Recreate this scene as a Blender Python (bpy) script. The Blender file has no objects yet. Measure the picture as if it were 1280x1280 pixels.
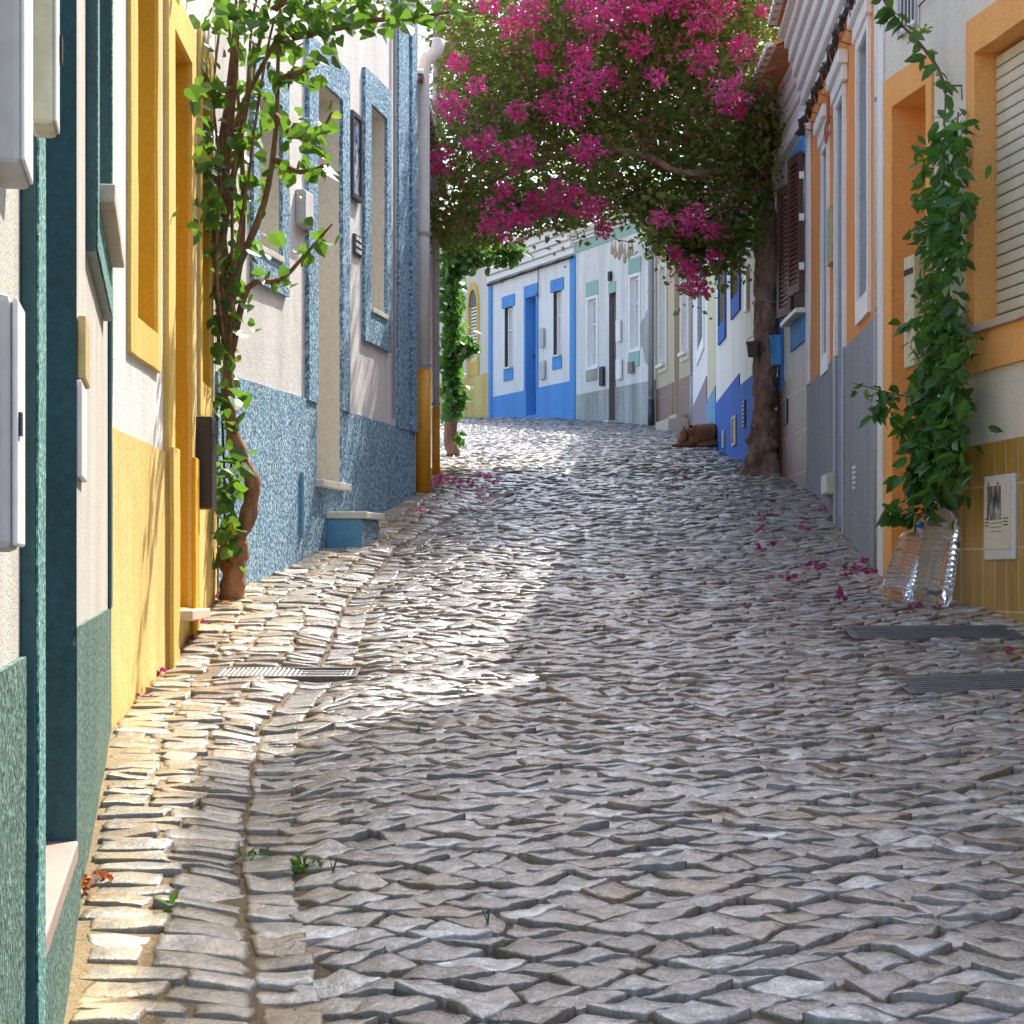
import bpy, bmesh, math, random
import numpy as np
from mathutils import Vector, Matrix
random.seed(7); rng = np.random.default_rng(7)
FPX = 2600.0; HZ = 720.0; CX = 640.0
scene = bpy.context.scene
COL = scene.collection

# ------------------------------------------------------------------ materials
def mat(name):
    m = bpy.data.materials.new(name); m.use_nodes = True
    nt = m.node_tree; b = nt.nodes['Principled BSDF']
    return m, nt, b
def N(nt, t, **kw):
    n = nt.nodes.new(t)
    for k, v in kw.items():
        if k in n.inputs: n.inputs[k].default_value = v
        else: setattr(n, k, v)
    return n
def coords(nt, scale=(1, 1, 1)):
    tc = N(nt, 'ShaderNodeTexCoord'); mp = N(nt, 'ShaderNodeMapping')
    mp.inputs['Scale'].default_value = scale
    nt.links.new(tc.outputs['Object'], mp.inputs['Vector']); return mp.outputs['Vector']
def noise(nt, vec, s, d=4, r=0.6):
    n = N(nt, 'ShaderNodeTexNoise'); n.inputs['Scale'].default_value = s
    n.inputs['Detail'].default_value = d; n.inputs['Roughness'].default_value = r
    nt.links.new(vec, n.inputs['Vector']); return n.outputs['Fac']
def ramp(nt, fac, stops):
    r = N(nt, 'ShaderNodeValToRGB'); e = r.color_ramp.elements
    while len(e) < len(stops): e.new(0.5)
    for i, (p, c) in enumerate(stops):
        e[i].position = p
        e[i].color = (c, c, c, 1) if isinstance(c, (int, float)) else (*c, 1)
    nt.links.new(fac, r.inputs['Fac']); return r.outputs['Color']
def mix(nt, fac, a, b, mode='MIX'):
    m = N(nt, 'ShaderNodeMix'); m.data_type = 'RGBA'; m.blend_type = mode
    for sock, v in ((m.inputs[0], fac), (m.inputs[6], a), (m.inputs[7], b)):
        if isinstance(v, (int, float)): sock.default_value = v
        elif isinstance(v, tuple): sock.default_value = (*v, 1)
        else: nt.links.new(v, sock)
    return m.outputs[2]
def bump(nt, b, h, strength=0.3, dist=0.01):
    n = N(nt, 'ShaderNodeBump'); n.inputs['Strength'].default_value = strength
    n.inputs['Distance'].default_value = dist
    nt.links.new(h, n.inputs['Height']); nt.links.new(n.outputs['Normal'], b.inputs['Normal'])

def stucco(name, col, dirt=None, amt=0.35, grain=90, bs=0.5, bd=0.006, rough=0.85, streak=1.0):
    m, nt, b = mat(name); v = coords(nt)
    if dirt is None: dirt = tuple(c * 0.62 for c in col)
    big = noise(nt, coords(nt, (3, 3, .55 * streak)), 1.4, 6, .65)
    f = ramp(nt, big, [(.38, 0.0), (.72, amt)])
    c1 = mix(nt, f, col, dirt)
    fine = noise(nt, v, grain, 3, .7)
    f2 = ramp(nt, fine, [(.3, .86), (.7, 1.06)])
    c2 = mix(nt, 1.0, c1, f2, 'MULTIPLY')
    nt.links.new(c2, b.inputs['Base Color']); b.inputs['Roughness'].default_value = rough
    b.inputs['Specular IOR Level'].default_value = .25
    med = noise(nt, v, 9, 4, .6)
    ad = N(nt, 'ShaderNodeMath', operation='MULTIPLY_ADD')
    nt.links.new(med, ad.inputs[0]); ad.inputs[1].default_value = 1.2; nt.links.new(fine, ad.inputs[2])
    bump(nt, b, ad.outputs[0], bs, bd); return m
def speckle(name, dark, mid_, light, scale=34, bs=.8, th=.5):
    m, nt, b = mat(name); v = coords(nt, (1, 1, .85))
    f = noise(nt, v, scale, 2, .6)
    c = ramp(nt, f, [(th - .10, dark), (th - .02, mid_), (th + .04, mid_), (th + .10, light)])
    big = noise(nt, coords(nt, (2, 2, .7)), 2.2, 5, .65)
    c = mix(nt, 1.0, c, ramp(nt, big, [(.3, .74), (.7, 1.1)]), 'MULTIPLY')
    nt.links.new(c, b.inputs['Base Color']); b.inputs['Roughness'].default_value = .8
    bump(nt, b, f, bs, .012); return m
def plain(name, col, rough=.5, metal=0.0, grain=30, var=.14, bs=.12, dist=.004):
    m, nt, b = mat(name); v = coords(nt)
    f = noise(nt, v, grain, 4, .6); f2 = noise(nt, coords(nt, (3, 3, 1)), 3, 4, .6)
    c = mix(nt, 1.0, col, ramp(nt, f, [(.3, 1 - var), (.7, 1 + var * .4)]), 'MULTIPLY')
    c = mix(nt, 1.0, c, ramp(nt, f2, [(.3, 1 - var), (.7, 1 + var * .4)]), 'MULTIPLY')
    nt.links.new(c, b.inputs['Base Color']); b.inputs['Roughness'].default_value = rough
    b.inputs['Metallic'].default_value = metal; bump(nt, b, f, bs, dist); return m
def leafmat(name, stops, trans=(.35, .6, .05), tw=.4, rough=.42):
    m, nt, b = mat(name)
    at = N(nt, 'ShaderNodeAttribute'); at.attribute_name = 'tone'
    c = ramp(nt, at.outputs['Fac'], stops)
    nt.links.new(c, b.inputs['Base Color']); b.inputs['Roughness'].default_value = rough
    tr = N(nt, 'ShaderNodeBsdfTranslucent'); ct = mix(nt, .6, c, trans); nt.links.new(ct, tr.inputs['Color'])
    ms = N(nt, 'ShaderNodeMixShader'); ms.inputs[0].default_value = tw
    nt.links.new(b.outputs[0], ms.inputs[1]); nt.links.new(tr.outputs[0], ms.inputs[2])
    out = nt.nodes['Material Output']; nt.links.new(ms.outputs[0], out.inputs['Surface']); return m
def bark(name, c1, c2, scale=14, bs=.9):
    m, nt, b = mat(name); v = coords(nt, (1, 1, .35))
    f = noise(nt, v, scale, 6, .7)
    nt.links.new(ramp(nt, f, [(.32, c1), (.66, c2)]), b.inputs['Base Color']); b.inputs['Roughness'].default_value = .85
    bump(nt, b, f, bs, .025); return m
def tiles(name, c1, c2, grout, w, h, ang, gw=.012, rough=.35):
    """ceramic wall tiles laid along the facade: u axis given by angle of the facade"""
    m, nt, b = mat(name)
    tc = N(nt, 'ShaderNodeTexCoord'); rt = N(nt, 'ShaderNodeVectorRotate'); rt.rotation_type = 'Z_AXIS'
    rt.inputs['Angle'].default_value = -ang
    nt.links.new(tc.outputs['Object'], rt.inputs['Vector'])
    sp = N(nt, 'ShaderNodeSeparateXYZ'); nt.links.new(rt.outputs[0], sp.inputs[0])
    cb = N(nt, 'ShaderNodeCombineXYZ'); nt.links.new(sp.outputs[0], cb.inputs[0]); nt.links.new(sp.outputs[2], cb.inputs[1])
    br = N(nt, 'ShaderNodeTexBrick'); nt.links.new(cb.outputs[0], br.inputs['Vector'])
    br.offset = 0; br.inputs['Scale'].default_value = 1; br.inputs['Brick Width'].default_value = w
    br.inputs['Row Height'].default_value = h; br.inputs['Mortar Size'].default_value = gw * .5
    br.inputs['Color1'].default_value = (*c1, 1); br.inputs['Color2'].default_value = (*c2, 1); br.inputs['Mortar'].default_value = (*grout, 1)
    br.inputs['Mortar Smooth'].default_value = .3
    st = noise(nt, coords(nt, (8, 8, .8)), 3.5, 5, .7)
    c = mix(nt, 1.0, br.outputs['Color'], ramp(nt, st, [(.3, .62), (.68, 1.12)]), 'MULTIPLY')
    nt.links.new(c, b.inputs['Base Color']); b.inputs['Roughness'].default_value = rough
    inv = N(nt, 'ShaderNodeMath', operation='SUBTRACT'); inv.inputs[0].default_value = 1
    nt.links.new(br.outputs['Fac'], inv.inputs[1]); bump(nt, b, inv.outputs[0], .5, .004); return m

M = {}
M['grey_stucco'] = stucco('grey_stucco', (.60, .57, .51), (.42, .37, .30), .7, 150, .6, .006)
M['white'] = stucco('white_plaster', (.86, .85, .82), (.52, .50, .46), .38, 60, .45, .006)
M['white_rough'] = stucco('white_rough_plaster', (.76, .74, .71), (.50, .48, .45), .6, 110, .6, .007)
M['white_stained'] = stucco('white_plaster_with_grey_stains', (.84, .83, .79), (.46, .45, .40), .6, 40, .5, .008, streak=.6)
M['cement'] = stucco('bare_grey_cement_render', (.52, .52, .48), (.22, .22, .19), .9, 30, .7, .01, streak=.6)
M['cream'] = stucco('cream_plaster', (.74, .68, .58), (.58, .52, .42), .25, 40, .25, .004)
M['offwhite'] = stucco('off_white_plaster', (.74, .70, .60), (.52, .48, .38), .4, 60, .4, .006)
M['pinkish'] = stucco('pale_pink_plaster', (.62, .52, .47), (.42, .34, .30), .4)
M['yellow'] = stucco('yellow_limewash', (.74, .57, .23), (.60, .38, .09), .9, 45, .5, .007)
M['yellow_trim'] = stucco('yellow_trim_paint', (.75, .54, .17), (.60, .36, .06), .8, 60, .3, .004)
M['ochre'] = stucco('ochre_paint', (.66, .38, .03), (.50, .24, .012), .6, 60, .25, .004)
M['farblue'] = stucco('sky_blue_limewash', (.12, .35, .72), (.08, .22, .48), .5)
M['cobalt'] = stucco('cobalt_limewash', (.045, .15, .55), (.03, .09, .34), .5, bs=.6)
M['farblue_door'] = plain('blue_door_paint', (.04, .19, .52), .45)
M['orange'] = stucco('orange_limewash', (.86, .35, .11), (.70, .27, .07), .5)
M['orange_trim'] = stucco('orange_trim_paint', (.86, .43, .14), (.72, .32, .08), .5, 60, .25, .004)
M['greypaint'] = stucco('rough_grey_wainscot', (.36, .37, .40), (.24, .25, .27), .6, 45, 1.0, .012)
M['greytrim'] = plain('grey_blue_paint', (.45, .48, .53), .6)
M['whitetrim'] = plain('white_trim_paint', (.86, .85, .82), .5, var=.08)
M['bluespk'] = speckle('blue_tyrolean_render', (.055, .155, .27), (.19, .36, .49), (.50, .63, .71), 62)
M['bluesmooth'] = stucco('smooth_blue_render', (.12, .33, .55), (.20, .38, .42), .6, 50, .5)
M['greenspk'] = speckle('green_tyrolean_render', (.028, .078, .06), (.065, .135, .105), (.19, .29, .225), 90)
M['teal'] = plain('dark_teal_paint', (.032, .108, .112), .5, var=.3, grain=60, bs=.25)
M['teal_front'] = speckle('teal_rough_edge', (.03, .14, .13), (.10, .28, .24), (.34, .54, .47), 110)
M['sand_sill'] = plain('pale_stone_sill', (.56, .46, .36), .7)
M['pinkstone'] = plain('pink_stone_threshold', (.40, .28, .23), .55)
M['slab'] = plain('pale_marble_slab', (.72, .69, .60), .45)
M['mint'] = stucco('mint_paint', (.36, .55, .46), (.28, .42, .35), .5)
M['purple'] = stucco('mauve_paint', (.33, .26, .31), (.24, .19, .22), .5)
M['mauvedoor'] = plain('mauve_brown_door', (.22, .17, .17), .6)
M['beige'] = stucco('beige_paint', (.60, .50, .34), (.44, .36, .24), .5)
M['paleyellow'] = stucco('pale_yellow_paint', (.66, .62, .42), (.5, .48, .34), .5)
M['brownwood'] = plain('brown_painted_wood', (.13, .045, .03), .55, var=.3)
M['darkframe'] = plain('dark_grey_frame', (.06, .06, .065), .5)
M['black'] = plain('black_rubber', (.014, .014, .015), .5)
M['blackbox'] = plain('dark_brown_enamel', (.025, .018, .014), .45, var=.3)
M['iron'] = plain('worn_iron', (.11, .11, .12), .55, .15, var=.3, bs=.5)
M['grate'] = plain('galvanised_grate', (.45, .44, .43), .5, .2, var=.2)
M['greyplastic'] = plain('grey_plastic', (.48, .48, .47), .5, var=.1)
M['whiteplastic'] = plain('white_plastic', (.72, .72, .70), .45, var=.1)
M['creamplastic'] = plain('yellowed_cream_plastic', (.66, .62, .42), .5, var=.18)
M['agedplastic'] = plain('aged_tan_plastic', (.62, .46, .20), .5, var=.2)
M['ink'] = plain('printed_black', (.02, .02, .02), .6)
M['bluebucket'] = plain('blue_plastic_bucket', (.04, .33, .75), .4, var=.08)
M['brownpot'] = plain('brown_plastic_pot', (.11, .07, .05), .6)
M['pipewhite'] = plain('white_downpipe_paint', (.74, .72, .70), .45, var=.12)
M['pipegrey'] = plain('grey_downpipe_paint', (.36, .36, .37), .5, var=.15)
M['pipeorange'] = plain('orange_downpipe_paint', (.80, .36, .015), .45, var=.12)
M['redwire'] = plain('orange_red_conduit', (.45, .12, .04), .5)
M['pods'] = plain('dried_beige_gourd', (.58, .46, .30), .7, var=.25)
M['shutter_cream'] = plain('cream_shutter_slats', (.70, .66, .52), .5, var=.1)
M['cap'] = plain('blue_bottle_cap', (.03, .32, .62), .35, var=.05)
M['dogfur'] = bark('brown_dog_fur', (.10, .035, .012), (.34, .14, .055), 60, .5)
M['trunk'] = bark('reddish_trunk_bark', (.12, .07, .05), (.44, .28, .20), 16)
M['vinetrunk'] = bark('vine_bark', (.10, .045, .022), (.36, .19, .10), 22)
M['stem'] = plain('green_brown_stem', (.13, .09, .05), .7)
M['grass'] = plain('grass_blade_green', (.09, .16, .03), .6)
M['pottery'] = bark('old_root_bark', (.14, .05, .02), (.42, .20, .09), 12)
m, nt, b = mat('window_glass'); b.inputs['Base Color'].default_value = (.02, .025, .03, 1); b.inputs['Roughness'].default_value = .04
b.inputs['Specular IOR Level'].default_value = .8; M['glass'] = m
m, nt, b = mat('clear_bottle_plastic'); b.inputs['Base Color'].default_value = (.86, .92, .97, 1); b.inputs['Roughness'].default_value = .06
b.inputs['Transmission Weight'].default_value = .92; b.inputs['IOR'].default_value = 1.33; M['bottle'] = m
m, nt, b = mat('lace_curtain')
b.inputs['Base Color'].default_value = (.7, .7, .68, 1); b.inputs['Roughness'].default_value = .9; M['curtain'] = m
# terracotta
m, nt, b = mat('terracotta_tile'); f = noise(nt, coords(nt), 7, 6, .7)
nt.links.new(ramp(nt, f, [(.3, (.30, .10, .04)), (.55, (.52, .22, .10)), (.75, (.62, .34, .20))]), b.inputs['Base Color'])
b.inputs['Roughness'].default_value = .85; bump(nt, b, f, .5, .01); M['terra'] = m
# painted tile panel and poster
m, nt, b = mat('blue_painted_tile_picture'); f = noise(nt, coords(nt, (1, 1, .6)), 30, 3, .6)
nt.links.new(ramp(nt, f, [(.4, (.05, .08, .22)), (.5, (.3, .36, .52)), (.58, (.72, .72, .74))]), b.inputs['Base Color']); b.inputs['Roughness'].default_value = .2
M['azulejo'] = m
m, nt, b = mat('black_and_white_print'); f = noise(nt, coords(nt, (1, 1, .6)), 17, 3, .55)
nt.links.new(ramp(nt, f, [(.36, (.03, .03, .03)), (.5, (.16, .16, .16)), (.66, (.55, .55, .55))]), b.inputs['Base Color']); M['print'] = m
# stone
m, nt, b = mat('polished_limestone_cobbles')
at = N(nt, 'ShaderNodeAttribute'); at.attribute_name = 'tone'
v = coords(nt)
base = ramp(nt, at.outputs['Fac'], [(0, (.095, .085, .078)), (.3, (.16, .15, .143)), (.6, (.235, .228, .225)), (.82, (.34, .34, .345)), (.94, (.46, .465, .475)), (1, (.18, .13, .09))])
n1 = noise(nt, v, 26, 6, .7); n2 = noise(nt, v, 5, 4, .6)
c = mix(nt, 1.0, base, ramp(nt, n1, [(.36, .45), (.48, .9), (.60, 1.5)]), 'MULTIPLY')
dust = ramp(nt, n2, [(.45, 0.0), (.72, .55)])
c = mix(nt, dust, c, (.27, .20, .125))
# sandy dust swept towards the foot of the left walls (a stain with a shape of its own)
sp = N(nt, 'ShaderNodeAttribute'); sp.attribute_name = 'dust'
dm = N(nt, 'ShaderNodeMath', operation='MULTIPLY'); nt.links.new(sp.outputs['Fac'], dm.inputs[0])
nt.links.new(ramp(nt, noise(nt, v, 11, 5, .7), [(.38, 0.0), (.62, .85)]), dm.inputs[1])
c = mix(nt, dm.outputs[0], c, (.50, .37, .18))
lt = mix(nt, sp.outputs['Fac'], (1.0, 1.0, 1.0), (1.5, 1.42, 1.25)); c = mix(nt, 1.0, c, lt, 'MULTIPLY')
ea = N(nt, 'ShaderNodeAttribute'); ea.attribute_name = 'earth'; c = mix(nt, ramp(nt, ea.outputs['Fac'], [(.15, 0.0), (.6, .92)]), c, (.075, .052, .033))
nt.links.new(c, b.inputs['Base Color'])
nt.links.new(ramp(nt, n1, [(.38, .40), (.5, .17), (.62, .09)]), b.inputs['Roughness'])
b.inputs['Specular IOR Level'].default_value = 1.0
ad = N(nt, 'ShaderNodeMath', operation='MULTIPLY_ADD'); ad.inputs[1].default_value = .5
nt.links.new(noise(nt, v, 90, 4, .7), ad.inputs[0]); nt.links.new(n1, ad.inputs[2])
bump(nt, b, ad.outputs[0], .55, .010); M['stone'] = m
m, nt, b = mat('sandy_soil'); v = coords(nt); f = noise(nt, v, 60, 6, .75)
c = mix(nt, ramp(nt, noise(nt, v, 3, 4, .6), [(.4, 0.0), (.7, 1.0)]), ramp(nt, f, [(.3, (.10, .07, .045)), (.7, (.24, .17, .10))]), ramp(nt, f, [(.3, (.05, .038, .026)), (.7, (.15, .11, .075))]))
at = N(nt, 'ShaderNodeAttribute'); at.attribute_name = 'dust'
c = mix(nt, at.outputs['Fac'], c, ramp(nt, f, [(.3, (.30, .20, .09)), (.7, (.52, .38, .19))]))
nt.links.new(c, b.inputs['Base Color']); b.inputs['Roughness'].default_value = .95; bump(nt, b, f, .8, .02); M['soil'] = m
M['leaf_bright'] = leafmat('bright_vine_leaves', [(0, (.02, .06, .012)), (.45, (.045, .115, .018)), (.85, (.09, .20, .03)), (.97, (.20, .27, .04)), (1, (.45, .34, .05))], (.25, .50, .04), .36)
M['leaf_dark'] = leafmat('dark_climber_leaves', [(0, (.016, .05, .010)), (.55, (.04, .12, .018)), (1, (.10, .24, .035))], (.16, .45, .04), .32)
M['leaf_boug'] = leafmat('bougainvillea_leaves', [(0, (.035, .06, .022)), (.35, (.08, .12, .035)), (.75, (.16, .22, .055)), (1, (.34, .32, .12))], (.50, .62, .14), .6)
M['leaf_ivy'] = leafmat('ivy_leaves', [(0, (.02, .07, .02)), (.6, (.045, .14, .03)), (1, (.10, .26, .05))], (.2, .5, .05), .35)
M['bract'] = leafmat('magenta_bracts', [(0, (.34, .03, .12)), (.12, (.50, .02, .20)), (.5, (.86, .04, .33)), (.85, (.95, .20, .50)), (1, (.97, .50, .72))], (1.0, .22, .55), .68, .6)
M['bract_dry'] = leafmat('fading_bracts', [(0, (.14, .02, .06)), (.5, (.30, .03, .14)), (1, (.50, .06, .26))], (.6, .05, .25), .3, .6)
M['redleaf'] = leafmat('dry_red_litter', [(0, (.20, .03, .02)), (.5, (.40, .08, .02)), (1, (.55, .28, .04))], (.5, .15, .03), .3)

# ------------------------------------------------------------------ mesh helpers
from mathutils import noise as MN
WOB = {'door_frame', 'window_frame', 'wainscot', 'plinth', 'pilaster', 'frame_edge', 'corner_strip', 'sill', 'hood', 'cornice', 'door_base'}
def uneven(me, o0):
    """hand-made trim: long edges waver by a few millimetres"""
    bm = bmesh.new(); bm.from_mesh(me); bmesh.ops.remove_doubles(bm, verts=bm.verts, dist=.0004)
    for _ in range(4):
        es = [e for e in bm.edges if e.calc_length() > .16]
        if not es or len(bm.verts) > 6000: break
        bmesh.ops.subdivide_edges(bm, edges=es, cuts=1, use_grid_fill=True)
    for v in bm.verts:
        p = v.co + o0; d = MN.noise_vector(p * 2.3) * .0045 + MN.noise_vector(p * 9) * .0022
        v.co += Vector((d.x * .6, d.y, d.z))
    bm.to_mesh(me); bm.free()
class MB:
    def __init__(s): s.v = []; s.f = []
    def add(s, vs, fs):
        o = len(s.v); s.v += [tuple(p) for p in vs]; s.f += [tuple(i + o for i in f) for f in fs]
    def quad(s, a, b, c, d): s.add([a, b, c, d], [(0, 1, 2, 3)])
    def hexa(s, p):  # 8 points: 4 bottom ccw, 4 top ccw
        s.add(p, [(3, 2, 1, 0), (4, 5, 6, 7), (0, 1, 5, 4), (1, 2, 6, 5), (2, 3, 7, 6), (3, 0, 4, 7)])
    def fbox(s, F, u0, u1, z0, z1, n0, n1):
        s.hexa([F.P(u0, z0, n0), F.P(u1, z0, n0), F.P(u1, z0, n1), F.P(u0, z0, n1), F.P(u0, z1, n0), F.P(u1, z1, n0), F.P(u1, z1, n1), F.P(u0, z1, n1)])
    def box(s, x0, x1, y0, y1, z0, z1):
        s.hexa([(x0, y0, z0), (x1, y0, z0), (x1, y1, z0), (x0, y1, z0), (x0, y0, z1), (x1, y0, z1), (x1, y1, z1), (x0, y1, z1)])
    def tube(s, pts, rad, seg=8, cap=True, wob=0):
        pts = [Vector(p) for p in pts]; n = len(pts); rings = []
        if not hasattr(rad, '__len__'): rad = [rad] * n
        prev = None
        for i, p in enumerate(pts):
            t = (pts[min(i + 1, n - 1)] - pts[max(i - 1, 0)]).normalized()
            if prev is None:
                a = Vector((0, 0, 1)) if abs(t.z) < .9 else Vector((1, 0, 0)); x = t.cross(a).normalized()
            else: x = (prev - t * prev.dot(t)).normalized()
            prev = x; y = t.cross(x)
            rings.append([p + (x * math.cos(2 * math.pi * k / seg) + y * math.sin(2 * math.pi * k / seg)) * rad[i] * (1 + wob * random.uniform(-1, 1)) for k in range(seg)])
        vs = [q for r in rings for q in r]; fs = []
        for i in range(n - 1):
            for k in range(seg):
                k2 = (k + 1) % seg; fs.append((i * seg + k, i * seg + k2, (i + 1) * seg + k2, (i + 1) * seg + k))
        if cap: fs += [tuple(range(seg))[::-1], tuple((n - 1) * seg + k for k in range(seg))]
        s.add(vs, fs)
    def lathe(s, prof, seg=20, mtx=None):
        vs = []; fs = []
        for r, z in prof:
            for k in range(seg):
                a = 2 * math.pi * k / seg; vs.append(Vector((r * math.cos(a), r * math.sin(a), z)))
        for i in range(len(prof) - 1):
            for k in range(seg):
                k2 = (k + 1) % seg; fs.append((i * seg + k, i * seg + k2, (i + 1) * seg + k2, (i + 1) * seg + k))
        fs += [tuple(range(seg))[::-1], tuple((len(prof) - 1) * seg + k for k in range(seg))]
        if mtx: vs = [mtx @ q for q in vs]
        s.add(vs, fs)
    def build(s, name, m, parent=None, bevel=0, smooth=False, loc=None):
        o0 = Vector(wloc(parent)) if parent is not None else Vector(loc or (0, 0, 0))
        me = bpy.data.meshes.new(name); me.from_pydata([tuple(Vector(p) - o0) for p in s.v], [], s.f)
        me.materials.append(m); me.validate()
        if name in WOB and o0.y < 17: uneven(me, o0)
        if smooth: me.polygons.foreach_set('use_smooth', [True] * len(me.polygons))
        o = bpy.data.objects.new(name, me); COL.objects.link(o)
        if parent is not None: o.parent = parent
        else: o.location = o0
        if bevel:
            b = o.modifiers.new('bevel', 'BEVEL'); b.width = bevel; b.segments = 2; b.limit_method = 'ANGLE'
        return o
def wloc(o):
    v = Vector((0, 0, 0))
    while o is not None: v += o.location; o = o.parent
    return v
def thing(name, label, cat, loc=(0, 0, 0), group=None):
    o = bpy.data.objects.new(name, None); COL.objects.link(o); o.location = loc; o.empty_display_size = .1
    return tag(o, label, cat, group)
def tag(o, label, cat, group=None):
    o['label'] = label; o['category'] = cat
    if group: o['group'] = group
    return o
def np_mesh(name, V, faces, nper, m, parent=None, loc=None, tone=None, dust=None, smooth=True, kind=None):
    """V (n,3), faces (k,nper) int"""
    o0 = np.array(wloc(parent)) if parent is not None else np.array(loc or (0, 0, 0), float)
    me = bpy.data.meshes.new(name); nv = len(V); nf = len(faces)
    me.vertices.add(nv); me.vertices.foreach_set('co', (V - o0).astype(np.float32).ravel())
    me.loops.add(nf * nper); me.loops.foreach_set('vertex_index', faces.astype(np.int32).ravel())
    me.polygons.add(nf); me.polygons.foreach_set('loop_start', np.arange(nf, dtype=np.int32) * nper)
    me.polygons.foreach_set('loop_total', np.full(nf, nper, dtype=np.int32))
    me.polygons.foreach_set('use_smooth', np.full(nf, smooth))
    me.update(calc_edges=True)
    if tone is not None:
        a = me.attributes.new('tone', 'FLOAT', 'FACE'); a.data.foreach_set('value', tone.astype(np.float32))
    if dust is not None:
        a = me.attributes.new('dust', 'FLOAT', 'POINT'); a.data.foreach_set('value', dust.astype(np.float32))
    me.materials.append(m); o = bpy.data.objects.new(name, me); COL.objects.link(o)
    if parent is not None: o.parent = parent
    else: o.location = tuple(o0)
    if kind: o['kind'] = kind
    return o

# ------------------------------------------------------------------ facades
class Fac:
    def __init__(s, p0, p1, side):
        s.p0 = np.array(p0, float); s.p1 = np.array(p1, float); d = s.p1 - s.p0
        s.L = float(np.hypot(*d)); s.t = d / s.L
        s.n = np.array([s.t[1], -s.t[0]]) if side == 'L' else np.array([-s.t[1], s.t[0]])
        s.ang = math.atan2(s.t[1], s.t[0])
    def P(s, u, z, n=0):
        q = s.p0 + s.t * u + s.n * n; return (q[0], q[1], z)
    def U(s, x, n=0):
        k = (x - CX) / FPX; p = s.p0 + s.n * n
        return (k * p[1] - p[0]) / (s.t[0] - k * s.t[1])
    def Y(s, x): return s.p0[1] + s.t[1] * s.U(x)
    def Z(s, x, y): return (HZ - y) * s.Y(x) / FPX
    def base(s, u): q = s.p0 + s.t * u; return (q[0], q[1], G(q[0], q[1]))
def PX(x, y, Y): return ((x - CX) / FPX * Y, Y, (HZ - y) / FPX * Y)

PRY = [-20, 0, 3.5, 4.2, 5.3, 6.5, 8.06, 9.6, 10.3, 11.35, 13.8, 14.6, 16.5, 18.2, 21, 28, 30.4, 33, 36.3, 38.5, 42, 60, 200]
PRZ = [-1.6, -1.05, -.765, -.66, -.56, -.475, -.32, -.115, -.02, .12, .545, .61, .82, 1.0, 1.28, 1.95, 2.2, 2.49, 2.76, 2.93, 3.05, 3.1, 3.1]
def Gv(X, Y):
    X = np.asarray(X, float); Y = np.asarray(Y, float)
    z = sum(np.interp(Y + d, PRY, PRZ) for d in (-.4, -.2, 0, .2, .4)) / 5
    z = z + np.clip(X, 0, 2.5) * .03 * np.clip((11 - Y) / 3, 0, 1)
    z = z + .006 * np.sin(X * 3.1 + Y * 1.3) + .006 * np.sin(Y * 2.7 - X * 1.9)
    gx = np.interp(Y, GUY, GUX); z = z - .022 * np.exp(-((X - gx) / .12) ** 2) * (Y < 14)
    return z
GUY = [0, 3.5, 4.6, 6.6, 8.1, 9.7, 11.5, 14, 18, 40]; GUX = [.05, -.37, -.55, -.75, -.68, -.72, -.6, -.1, 0, 0]
def G(x, y): return float(Gv(x, y))

LG = Fac((-.185 - .1654 * 1.2, 1.2), (-1.265, 6.53), 'L')
LY = Fac((-1.268, 6.53), (-1.386, 9.70), 'L')
LB = Fac((-1.383, 9.70), (-.657, 13.8), 'L')
LW = Fac((-.700, 13.8), (-.665, 18.4), 'L')
RO = Fac((3.43 - .15 * 2.0, 2.0), (1.855, 10.5), 'R')
RG = Fac((1.858, 10.5), (2.08, 14.6), 'R')
RS = Fac((2.085, 14.6), (2.10, 16.85), 'R')
RB = Fac((2.035, 16.85), (2.06, 21.0), 'R')
RP = Fac((2.06, 21.0), (2.42, 28.0), 'R')
RT = Fac((2.42, 28.0), (2.10, 30.4), 'R')
RW = Fac((2.10, 30.4), (1.016, 33.0), 'R')
RF = Fac((1.016, 33.0), (-.39, 36.3), 'R')
RY = Fac((-.39, 36.3), (-2.3, 40.8), 'R')

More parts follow.
